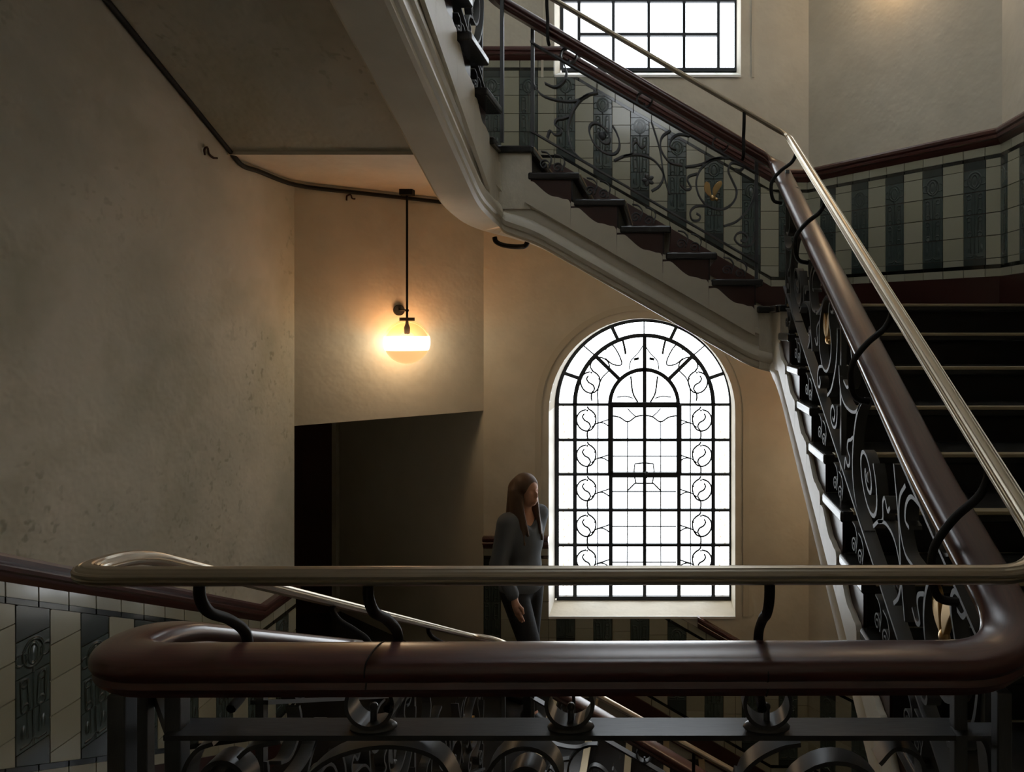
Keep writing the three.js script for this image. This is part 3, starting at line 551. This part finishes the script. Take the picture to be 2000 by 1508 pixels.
{ // level balustrade on the near landing, wide flat bars
  const o = thing('balustrade', 'level iron balustrade with a wide flat bar and open rings', 'balustrade');
  const D = 1.51, nx = (px) => (px - CX) / FOCAL * D, ny = (py) => EYE - (py - CY) / FOCAL * D, q = (px, py) => [nx(px), ny(py)];
  const P = (name, g, mat = ironWorn) => part(name, g.translate(0, 0, -D), mat, o);
  P('top_bar', box(1.66, 0.011, 0.062).rotateX(0.055).translate(nx(1108), 0.727, 0), std({ map: ironMap, metalness: 0.3, roughness: 0.24 })); P('bottom_bar', box(1.66, 0.011, 0.062, nx(1108), 0.12, 0));
  for (const [x, d, w] of [[-1.085, 1.445, 0.036], [-1.15, 1.60, 0.026], [-1.018, 1.51, 0.034], [0.628, 1.51, 0.028], [0.69, 1.45, 0.03], [0.735, 1.56, 0.02]]) part('post', rbox(w, 0.84, w, 0.003, x, 0.42, -d), iron, o);
  for (const px of [400, 730, 1115, 1497, 1830]) if (px > 600 && px < 1700) { P('ring', ribbon(arc(nx(px), 0.79, 0.048, 0, 2 * Math.PI, 36), 0.008, 0.05)); P('ring_foot', new THREE.SphereGeometry(0.05, 16, 8, 0, Math.PI * 2, 0, Math.PI / 2).scale(1, 0.26, 0.55).translate(nx(px), 0.7325, 0.0)); P('ring_pin', join([cyl(0.007, 0.007, 0.03, 10).translate(nx(px), 0.757, 0), new THREE.SphereGeometry(0.009, 10, 8).translate(nx(px), 0.774, 0)])); P('ring_pin', box(0.012, 0.03, 0.012, nx(px) + 0.006, 0.826, 0)); }
  const R = (p, name = 'scroll', t = 0.009, w = 0.05) => P(name, ribbon(p.map(([a, b]) => [a, Math.min(b, 0.722)]), t, w));
  for (const c of [1035, 1640]) { // great spirals hung under the flat bar
    const [x, y] = [nx(c), c === 1035 ? 0.625 : 0.56];
    R(c === 1035 ? spiral(x, y, 0.028, 0.10, 0.3, 1.7, 50) : spiral(x, y, 0.03, 0.165, 0.2, 1.9, 60)); P('spiral_boss', new THREE.SphereGeometry(0.026, 14, 10).scale(1, 1, 0.7).translate(x, y, 0));
  }
  R(smooth([q(1440, 1560), q(1450, 1500), q(1480, 1470), q(1525, 1448), q(1560, 1442)], 6)); R(smooth([q(1440, 1510), q(1420, 1580), q(1300, 1640), q(1180, 1620), q(1120, 1560)], 6));
  R(smooth([q(1870, 1380), q(1850, 1398), q(1830, 1400)], 5));
  R(smooth([q(372, 1390), q(390, 1380), q(408, 1392), q(418, 1414)], 5)); R(spiral(nx(442), 0.625, 0.026, 0.062, 1.2, -1.5, 36)); P('spiral_boss', new THREE.SphereGeometry(0.03, 14, 10).scale(1.2, 1, 0.7).translate(nx(442), 0.63, 0));
  R(smooth([q(368, 1560), q(375, 1490), q(400, 1452), q(430, 1440)], 6)); R(smooth([q(478, 1468), q(500, 1450), q(560, 1436)], 5)); R(smooth([q(480, 1420), q(520, 1390), q(555, 1378)], 5), 'scroll', 0.008, 0.04);
  R(smooth([q(600, 1640), q(580, 1560), q(640, 1480), q(760, 1446), q(860, 1470), q(900, 1540)], 6));
  R(smooth([q(1712, 1480), q(1745, 1450), q(1790, 1470), q(1800, 1530)], 5)); R(smooth([q(1890, 1415), q(1915, 1440), q(1925, 1500), q(1928, 1560)], 5)); R(smooth([q(1890, 1415), q(1920, 1390), q(1938, 1340)], 5));
  part('corner_bar', bar2(0, 0, 0.17, 0, 0.03, 0.012).rotateY(2.3).translate(-1.03, 0.735, -1.5), iron, o); part('corner_bar', box(0.1, 0.011, 0.05).translate(0.66, 0.727, -1.5), iron, o);
}

{ const o = scene.getObjectByName('balustrade_002'); part('post', box(0.022, 0.9, 0.022, -0.18, 0.45, -0.05), iron, o); part('post', box(0.022, 0.80, 0.022, -0.22, 0.40, -0.05), iron, scene.getObjectByName('balustrade_003')); }
// ---------------------------------------------------------------- handrails
const woodProfile = [[-0.03, -0.052], [0.03, -0.052], [0.034, -0.04], [0.046, -0.034], [0.052, -0.022], [0.048, -0.008], [0.054, -0.002], [0.058, 0.008], [0.058, 0.022], [0.054, 0.033], [0.0475, 0.040], [0.037, 0.0437], [0.025, 0.0464], [0.013, 0.0478], [0, 0.0483], [-0.013, 0.0478], [-0.025, 0.0464], [-0.037, 0.0437], [-0.0475, 0.040], [-0.054, 0.033], [-0.058, 0.022], [-0.058, 0.008], [-0.054, -0.002], [-0.048, -0.008], [-0.052, -0.022], [-0.046, -0.034], [-0.034, -0.04]];
const steelHalf = [[0.016, -0.016], [0.0225, -0.011], [0.0238, -0.006], [0.0205, -0.0035], [0.0238, -0.001], [0.0242, 0.004], [0.022, 0.0075], [0.0185, 0.0065], [0.0165, 0.0105], [0.0125, 0.0128], [0.0105, 0.0105], [0.008, 0.014], [0.0, 0.0156]];
const steelProfile = [...steelHalf, ...steelHalf.slice(0, -1).reverse().map(([a, b]) => [-a, b])];
const STEEL = [[0.78, 4.42, -1.357, 0], [-1.0, 4.42, -0.36, 0.12], [-1.15, 4.40, -0.33, 0.12], [-1.16, 4.28, -0.27, 0.1], [-1.155, 1.58, 1.075, 0.1], [-1.15, 1.38, 1.096, 0.11], [0.772, 1.38, 1.10, 0.13], [0.785, 4.40, 2.74, 0.07], [-1.16, 4.42, 3.88, 0.16], [-1.16, 1.38, 5.40, 0]];
const WOOD = [[0.70, 4.54, -1.55, 0], [-0.95, 4.54, -0.57, 0.12], [-1.09, 4.52, -0.53, 0.12], [-1.105, 4.38, -0.47, 0.1], [-1.125, 1.62, 0.875, 0.12], [-1.13, 1.45, 0.882, 0.12], [0.757, 1.45, 0.888, 0.16], [0.732, 1.95, 1.165, 0.1], [0.735, 4.52, 2.585, 0.10], [-1.105, 4.54, 3.68, 0.16], [-1.105, 1.45, 5.25, 0]];
const steelPath = fillet(STEEL, 10), woodPath = fillet(WOOD, 10);
{
  const o = thing('wooden_handrail', 'dark mahogany handrail sweeping round the open stairwell', 'handrail');
  woodProfile.forEach((p) => { p[0] *= 0.96; p[1] *= 0.84; });
  part('rail_body', sweep(woodProfile, woodPath, 0.6), mahogany, o);
  const joint = (px, slope) => { const c = nearX(px); part('rail_joint', sweep(woodProfile.map(([a, b]) => [a * 1.006, b * 1.006]), [V3(c - 0.0015, 0.885, -1.45), V3(c + 0.0015, 0.885, -1.45)], 0.6), std({ color: 0x120805, roughness: 0.7 }), o, 'dark joint line'); };
  const nearX = (px) => (px - CX) / FOCAL * 1.42; joint(722); joint(1497);
}
{
  const o = thing('metal_handrail', 'grooved bronze-toned metal rail raised above the wooden handrail', 'handrail');
  part('rail_body', sweep(steelProfile, steelPath, 0.5), steel, o);
  const along = (path, i) => { const a = V(...path[i].slice(0, 3)), b = V(...path[i + 1].slice(0, 3)); return (t) => a.clone().lerp(b, t); };
  // S-shaped brackets from the well side of the wooden rail up to the metal one
  const bracket = (s, w, out) => {            // s on metal rail, w on wooden rail, out = unit vector towards the well
    const at = (k, y) => w.clone().addScaledVector(out, k).setY(w.y + y), mid = (k, y) => at(0.09, 0).lerp(s, k).setY(w.y + y), h = s.y - w.y;
    const p = [at(0.03, -0.10), at(0.075, -0.088), at(0.092, -0.03), at(0.085, 0.03), mid(0.4, h * 0.4), mid(0.85, h * 0.62), mid(1, h * 0.8), s.clone().setY(s.y - 0.012)];
    part('bracket', tube(p, 0.0105, 36, 8), blackIron, o);
  };
  const near = (px) => { const x = (px - CX) / FOCAL * 1.5; bracket(V(x, 1.38, 1.10), V(x, 1.45, 0.885), V3(0, 0, -1)); };
  [462, 765, 1486].forEach(near);
  const onRun = (i, j, ts, out) => { const S = along(STEEL, i), W = along(WOOD, j); ts.forEach((t) => { const w = W(t), s = S(t); const k = s.clone(); if (Math.abs(out.x) > 0.5) { const a = S(0), b = S(1), q = (w.z - a.z) / (b.z - a.z); k.copy(S(clamp(q))); } else { const a = S(0), b = S(1), q = (w.x - a.x) / (b.x - a.x); k.copy(S(clamp(q))); } bracket(k, w, out); }); };
  onRun(6, 7, [-0.10, 0.18, 0.57, 0.86], V3(-1, 0, 0)); onRun(3, 3, [0.29, 0.67], V3(1, 0, 0)); onRun(7, 8, [0.12, 0.78], V3(0, 0, 1)); onRun(0, 0, [0.3, 0.75], V3(0, 0, 1)); onRun(8, 9, [0.2, 0.6], V3(1, 0, 0));
}

// ---------------------------------------------------------------- hanging lamps
function lamp(label, at, topY, arm) {
  const o = thing('pendant_lamp', label, 'lamp', [at.x, at.y, at.z], 0, 'globe lamps in the splayed corners'), R = 0.168;
  const cap = (a0, a1) => new THREE.SphereGeometry(R, 36, 16, 0, Math.PI * 2, a0, a1 - a0);
  part('clear_crown', cap(0.18, 1.32), phys({ color: 0xfff4e2, transmission: 1, roughness: 0.06, thickness: 0, ior: 1.3 }), o, 'clear upper glass');
  const gl = part('opal_band', cap(1.32, 1.95), std({ color: 0xfff1d8, emissive: new THREE.Color(1.0, 0.88, 0.68), emissiveIntensity: 4.5, roughness: 0.3 }), o, 'glowing white glass band');
  part('amber_bowl', cap(1.5, Math.PI).scale(0.985, 0.985, 0.985), std({ color: 0xd8a060, emissive: new THREE.Color(1.0, 0.56, 0.22), emissiveIntensity: 1.5, roughness: 0.3 }), o, 'amber lower glass');
  const h = topY - at.y;
  part('gallery', cyl(0.055, 0.055, 0.024, 24).translate(0, R + 0.004, 0), blackIron, o);
  part('lamp_holder', lathe([[0, -0.11], [0.02, -0.105], [0.022, -0.06], [0.012, -0.03], [0.009, 0], [0, 0]]).translate(0, R, 0), blackIron, o);
  part('rod', cyl(0.0085, 0.0085, h - R, 10).translate(0, R + (h - R) / 2, 0), blackIron, o);
  part('ceiling_box', rbox(0.1, 0.05, 0.07, 0.008, 0.0, h - 0.02, 0), blackIron, o);
  part('arm', tube([V3(0, R + 0.07, 0), V3(arm.x * 0.5, R + 0.075, arm.z * 0.5), V3(arm.x, R + 0.075, arm.z)], 0.007, 10, 8), blackIron, o);
  part('wall_plate', cyl(0.042, 0.042, 0.02, 24).rotateX(Math.PI / 2).rotateY(Math.atan2(-arm.x, -arm.z)).translate(arm.x, R + 0.075, arm.z), blackIron, o);
  part('arm_joint', new THREE.SphereGeometry(0.014, 10, 8).translate(0, R + 0.07, 0), blackIron, o);
  const l = new THREE.PointLight(LAMP_COLOR, LAMP_POWER * 10); l.position.set(0, -0.02, 0); l.castShadow = true; l.shadow.radius = 3.5; l.shadow.mapSize.set(1024, 1024); o.add(l);
  return o;
}
const nCL = new THREE.Vector3(0.631, 0, 0.776), nCR = new THREE.Vector3(-1.28, 0, 1.01).normalize();
const lampAt = PX(795, 668, 5.41);
const toWall = (p, n, foot) => n.clone().multiplyScalar(-(p.clone().sub(foot).dot(n)) + 0.012);
lamp('lit globe lamp on a rod over the passage doorway', lampAt, Y_L - 0.12, toWall(lampAt, nCL, V(CHL[0][0], CHL[0][1], 0)));
{ const b = V(1.62, 5.22, 0).setY(0.42); lamp('lit globe lamp hidden behind the broad steps', b, Y_R - 0.12, toWall(b, nCR, V(CHR[0][0], CHR[0][1], 0)));
  const c = V(1.66, 5.2, 0).setY(4.30); lamp('lit globe lamp high in the right corner', c, Y_R + Y_U - 0.12, toWall(c, nCR, V(CHR[0][0], CHR[0][1], 0))); }

// ---------------------------------------------------------------- conduit and small fittings
{
  const o = thing('electric_conduit', 'black conduit running along the wall under the soffit to the lamp', 'conduit');
  const y0 = Y_L - 0.155, yAt = (D) => y0 + Math.max(0, 4.41 - D) * 0.49, off = 0.02;
  const pts = [1.6, 2.4, 3.2, 3.9, 4.3, 4.41, 4.6, 5.0].map((D) => V(WL + off, D, yAt(D)));
  const c0 = V(CHL[0][0], CHL[0][1], y0), c1 = V(CHL[1][0], CHL[1][1], y0);
  for (const t of [0.06, 0.3, 0.57, 0.8, 0.98]) pts.push(c0.clone().lerp(c1, t).addScaledVector(nCL, off));
  part('pipe', tube(pts, 0.015, 140, 10), blackIron, o);
  for (const p of [PX(372, 190, 3.98), PX(550, 337, 4.92), PX(800, 375, 5.60)]) part('pipe_clip', rbox(0.05, 0.045, 0.05, 0.008, p.x, p.y, p.z), blackIron, o);
  const hk = thing('pipe_loop', 'short black bent pipe under the cream string', 'pipe');
  part('pipe', tube([PX(966, 463, 4.78), PX(968, 471, 4.78), PX(980, 478, 4.78), PX(1015, 482, 4.74), PX(1027, 479, 4.70), PX(1031, 470, 4.70)], 0.0165, 40, 10), blackIron, hk);
  const rust = std({ color: 0x3a2018, roughness: 0.85 });
  const hook = (label, pts, r) => { const h = thing('wall_hook', label, 'hook', [0, 0, 0]); part('wire', tube(pts, r, 20, 6), rust, h); };
  const wl = (px, py) => { const D = WL * FOCAL / (px - CX); return PX(px, py, D).add(V3(0.012, 0, 0)); };
  hook('rusty bent hook on the blotchy left wall', [wl(396, 303), wl(395, 292), wl(401, 288), wl(404, 300), wl(412, 308), wl(420, 309)], 0.006);
  const cw = (px, py) => { const t = (CX - px) / FOCAL, s = (-CHL[0][0] - t * CHL[0][1]) / ((CHL[1][0] - CHL[0][0]) + t * (CHL[1][1] - CHL[0][1])); const D = CHL[0][1] + s * (CHL[1][1] - CHL[0][1]); return PX(px, py, D).addScaledVector(nCL, 0.012); };
  hook('small rusty hook under the conduit near the lamp rod', [cw(676, 392), cw(677, 383), cw(684, 381), cw(687, 388), cw(693, 389)], 0.006);
}

// ---------------------------------------------------------------- the woman on the landing
function surfaceNet(f, lo, hi, h) {
  const nx = Math.ceil((hi[0] - lo[0]) / h) + 1, ny = Math.ceil((hi[1] - lo[1]) / h) + 1, nz = Math.ceil((hi[2] - lo[2]) / h) + 1;
  const F = new Float32Array(nx * ny * nz), id = (i, j, k) => i + nx * (j + ny * k);
  for (let k = 0; k < nz; k++) for (let j = 0; j < ny; j++) for (let i = 0; i < nx; i++) F[id(i, j, k)] = f(lo[0] + i * h, lo[1] + j * h, lo[2] + k * h);
  const at = new Int32Array(nx * ny * nz).fill(-1), pos = [], idx = [];
  for (let k = 0; k + 1 < nz; k++) for (let j = 0; j + 1 < ny; j++) for (let i = 0; i + 1 < nx; i++) {
    let sx = 0, sy = 0, sz = 0, n = 0;
    const c = (a, b, d) => F[id(i + a, j + b, k + d)];
    const edge = (a, b) => { const u = c(...a), v = c(...b); if ((u < 0) !== (v < 0)) { const t = u / (u - v); sx += a[0] + (b[0] - a[0]) * t; sy += a[1] + (b[1] - a[1]) * t; sz += a[2] + (b[2] - a[2]) * t; n++; } };
    for (const [p, q] of [[0, 0], [0, 1], [1, 0], [1, 1]]) { edge([0, p, q], [1, p, q]); edge([p, 0, q], [p, 1, q]); edge([p, q, 0], [p, q, 1]); }
    if (n) { at[id(i, j, k)] = pos.length / 3; pos.push(lo[0] + (i + sx / n) * h, lo[1] + (j + sy / n) * h, lo[2] + (k + sz / n) * h); }
  }
  const quad = (a, b, c, d, flip) => { if (a < 0 || b < 0 || c < 0 || d < 0) return; flip ? idx.push(a, c, b, a, d, c) : idx.push(a, b, c, a, c, d); };
  for (let k = 1; k + 1 < nz; k++) for (let j = 1; j + 1 < ny; j++) for (let i = 1; i + 1 < nx; i++) {
    const s = F[id(i, j, k)] < 0;
    if (s !== F[id(i + 1, j, k)] < 0) quad(at[id(i, j - 1, k - 1)], at[id(i, j, k - 1)], at[id(i, j, k)], at[id(i, j - 1, k)], !s);
    if (s !== F[id(i, j + 1, k)] < 0) quad(at[id(i - 1, j, k - 1)], at[id(i - 1, j, k)], at[id(i, j, k)], at[id(i, j, k - 1)], !s);
    if (s !== F[id(i, j, k + 1)] < 0) quad(at[id(i - 1, j - 1, k)], at[id(i, j - 1, k)], at[id(i, j, k)], at[id(i - 1, j, k)], !s);
  }
  const g = new THREE.BufferGeometry(); g.setAttribute('position', new THREE.Float32BufferAttribute(pos, 3)); g.setAttribute('uv', new THREE.Float32BufferAttribute(new Array(pos.length / 3 * 2).fill(0), 2)); g.setIndex(idx); g.computeVertexNormals(); return g;
}
const capsule = (p, q, r0, r1) => { const dx = q[0] - p[0], dy = q[1] - p[1], dz = q[2] - p[2], l = dx * dx + dy * dy + dz * dz; return (x, y, z) => { const t = clamp(((x - p[0]) * dx + (y - p[1]) * dy + (z - p[2]) * dz) / l); return Math.hypot(x - p[0] - t * dx, y - p[1] - t * dy, z - p[2] - t * dz) - (r0 + (r1 - r0) * t); }; };
const ell = (c, r) => (x, y, z) => { const a = (x - c[0]) / r[0], b = (y - c[1]) / r[1], d = (z - c[2]) / r[2], k = Math.hypot(a, b, d); return (k - 1) * Math.min(...r) * (k > 0.3 ? 1 : 1); };
const blend = (list, k) => (x, y, z) => { let m = list[0](x, y, z); for (let i = 1; i < list.length; i++) { const b = list[i](x, y, z), h = clamp(0.5 + 0.5 * (b - m) / k); m = b + (m - b) * h - k * h * (1 - h); } return m; };
const cut = (a, b, k = 0.01) => (x, y, z) => { const p = a(x, y, z), q = -b(x, y, z), h = clamp(0.5 - 0.5 * (q - p) / k); return q + (p - q) * h + k * h * (1 - h); };
{
  // local axes: z forward, x to her left, y up; feet on the landing
  const root = thing('person', 'woman in a grey cardigan and dark trousers walking past the arched window', 'person', [-1.05, Y_LL + 0.001, -5.45], 0.95);
  root.scale.setScalar(1.03);
  const skin = std({ color: 0xb98a70, roughness: 0.6 }), knit = std({ color: 0x565b60, roughness: 0.95 }), denim = std({ color: 0x17191d, roughness: 0.85 }), hairM = std({ map: texture(64, 256, (u, v) => mixc([0.27, 0.20, 0.15], [0.52, 0.40, 0.30], clamp(fbm(u, v, 16, 3) * 1.3 - 0.2))), roughness: 0.6 }), shoe = std({ color: 0x0e0e10, roughness: 0.5 });
  const sh = [0.165, 1.43, 0.0], J = { hip: 0.93, kneeR: [-0.085, 0.50, 0.20], ankR: [-0.085, 0.09, 0.17], kneeL: [0.09, 0.48, -0.02], ankL: [0.09, 0.12, -0.24] };
  const rS = [-0.17, 1.43, 0.01], rE = [-0.225, 1.15, -0.01], rW = [-0.20, 0.92, 0.13], lS = [0.17, 1.43, 0.01], lE = [0.20, 1.16, -0.09], lW = [0.16, 0.93, -0.10];
  const hc = [0, 1.625, 0.055];
  const bodyF = blend([ell([0, 1.27, 0], [0.155, 0.2, 0.105]), ell([0, 1.06, 0.0], [0.13, 0.16, 0.095]), ell([0, 0.94, -0.01], [0.165, 0.13, 0.115]), capsule([-0.12, 1.42, 0], [0.12, 1.42, 0], 0.06, 0.06), capsule([0, 1.42, 0], [0, 1.53, 0.03], 0.056, 0.05),
    capsule(rS, rE, 0.05, 0.04), capsule(rE, rW, 0.04, 0.028), capsule(lS, lE, 0.05, 0.04), capsule(lE, lW, 0.04, 0.028),
    capsule([-0.08, 0.9, 0], J.kneeR, 0.088, 0.058), capsule(J.kneeR, J.ankR, 0.056, 0.037), capsule([0.08, 0.9, 0], J.kneeL, 0.088, 0.058), capsule(J.kneeL, J.ankL, 0.056, 0.037),
    capsule(J.ankR, [-0.085, 0.04, 0.27], 0.04, 0.03), capsule(J.ankL, [0.09, 0.04, -0.14], 0.04, 0.03)], 0.035);
  const bodyG = surfaceNet(bodyF, [-0.32, -0.02, -0.34], [0.32, 1.56, 0.36], 0.014);
  const headF = cut(cut(blend([ell([0, 1.645, 0.045], [0.072, 0.095, 0.092]), ell([0, 1.585, 0.085], [0.05, 0.06, 0.055]), capsule([0, 1.49, 0.02], [0, 1.56, 0.04], 0.048, 0.05), ell([0, 1.615, 0.142], [0.011, 0.022, 0.016]), ell([0, 1.57, 0.128], [0.022, 0.012, 0.014]), ell([-0.07, 1.62, 0.035], [0.014, 0.03, 0.02]), ell([0.07, 1.62, 0.035], [0.014, 0.03, 0.02])], 0.016),
    ell([-0.028, 1.642, 0.136], [0.017, 0.012, 0.014]), 0.012), ell([0.028, 1.642, 0.136], [0.017, 0.012, 0.014]), 0.012);
  const headG = surfaceNet(headF, [-0.11, 1.47, -0.08], [0.11, 1.76, 0.18], 0.0045);
  const hand = (w, dir) => { const [x, y, z] = w, L = dir;   // relaxed hand, thumb forward
    const d = [capsule([x, y, z], [x + 0.004 * L, y - 0.045, z + 0.02], 0.024, 0.027), capsule([x, y - 0.03, z], [x, y - 0.075, z + 0.035], 0.02, 0.02)];
    const fing = [[-0.026, 0.07], [-0.009, 0.08], [0.009, 0.075], [0.025, 0.06]];
    fing.forEach(([o, l], i) => { const b = [x, y - 0.075, z + 0.024 - o * 0.9], m = [x - 0.006 * L, y - 0.075 - l * 0.55, z + 0.04 - o * 1.05], e = [x - 0.02 * L, y - 0.075 - l, z + 0.045 - o * 1.1]; d.push(capsule(b, m, 0.0098, 0.009), capsule(m, e, 0.009, 0.0075)); });
    d.push(capsule([x, y - 0.02, z + 0.02], [x - 0.012 * L, y - 0.06, z + 0.066], 0.013, 0.0105), capsule([x - 0.012 * L, y - 0.06, z + 0.066], [x - 0.015 * L, y - 0.09, z + 0.074], 0.0105, 0.008));
    return surfaceNet(blend(d, 0.007), [x - 0.06, y - 0.19, z - 0.05], [x + 0.06, y + 0.04, z + 0.12], 0.0042); };
  const body = part('body', join([bodyG, headG, hand(rW, -1), hand(lW, 1)]), skin, root, 'bare face and hands');
  const knitF = blend([ell([0, 1.27, 0], [0.178, 0.215, 0.13]), ell([0, 1.06, 0.0], [0.158, 0.17, 0.122]), ell([0, 0.95, -0.005], [0.19, 0.1, 0.138]), capsule([-0.125, 1.425, 0], [0.125, 1.425, 0], 0.07, 0.07), capsule(rS, rE, 0.066, 0.056), capsule(rE, [-0.203, 0.95, 0.115], 0.056, 0.046), capsule(lS, lE, 0.066, 0.056), capsule(lE, [0.162, 0.96, -0.098], 0.056, 0.046)], 0.03);
  const neckV = (x, y, z) => Math.max(capsule([0, 1.47, 0.05], [0, 1.50, 0.0], 0.075, 0.07)(x, y, z), -1) ;
  const vee = blend([capsule([0, 1.44, 0.1], [0, 1.34, 0.16], 0.055, 0.015), neckV], 0.02);
  part('cardigan', surfaceNet(cut(cut(knitF, vee, 0.008), (x, y, z) => y - 0.86 + (Math.abs(x) > 0.185 ? 0.9 : 0), 0.006), [-0.34, 0.84, -0.2], [0.34, 1.55, 0.24], 0.012), knit, root, 'grey knitted cardigan');
  const legF = blend([ell([0, 0.94, -0.01], [0.178, 0.125, 0.127]), capsule([-0.082, 0.9, 0], J.kneeR, 0.1, 0.071), capsule(J.kneeR, J.ankR, 0.069, 0.052), capsule([0.082, 0.9, 0], J.kneeL, 0.1, 0.071), capsule(J.kneeL, J.ankL, 0.069, 0.052)], 0.025);
  part('trousers', surfaceNet(cut(legF, (x, y, z) => y - 0.075, 0.01), [-0.25, 0.05, -0.34], [0.25, 1.08, 0.36], 0.014), denim, root, 'dark trousers');
  for (const [a, z0] of [[J.ankR, 0.17], [J.ankL, -0.24]]) part('shoe', surfaceNet((x, y, z) => Math.max(blend([capsule([a[0], 0.05, a[2] - 0.03], [a[0], 0.035, a[2] + 0.14], 0.05, 0.042), capsule([a[0], 0.08, a[2]], [a[0], 0.05, a[2] + 0.05], 0.048, 0.04)], 0.03)(x, y, z), -y + 0.002), [a[0] - 0.08, -0.02, a[2] - 0.12], [a[0] + 0.08, 0.16, a[2] + 0.22], 0.01), shoe, root);
  // long hair: cap, curtain behind and locks over the shoulders
  const hairF = cut(blend([ell([0, 1.665, 0.025], [0.088, 0.1, 0.104]), capsule([0, 1.64, -0.045], [0, 1.36, -0.085], 0.075, 0.07), capsule([-0.07, 1.63, 0.0], [-0.105, 1.33, 0.035], 0.045, 0.032), capsule([-0.078, 1.60, 0.03], [-0.085, 1.27, 0.11], 0.026, 0.01), capsule([-0.07, 1.6, 0.05], [-0.06, 1.33, 0.125], 0.018, 0.008), capsule([0.07, 1.63, 0.0], [0.105, 1.33, 0.045], 0.045, 0.032), capsule([0.078, 1.6, 0.03], [0.085, 1.27, 0.12], 0.026, 0.01), capsule([0.07, 1.6, 0.05], [0.06, 1.32, 0.13], 0.018, 0.008)], 0.03),
    blend([ell([0, 1.60, 0.15], [0.062, 0.105, 0.085]), capsule([0, 1.52, 0.09], [0, 1.4, 0.12], 0.06, 0.05)], 0.02), 0.015);
  part('hair', surfaceNet(hairF, [-0.17, 1.22, -0.18], [0.17, 1.78, 0.18], 0.008), hairM, root, 'long loose brown hair');
}
renderer.render(scene, camera);
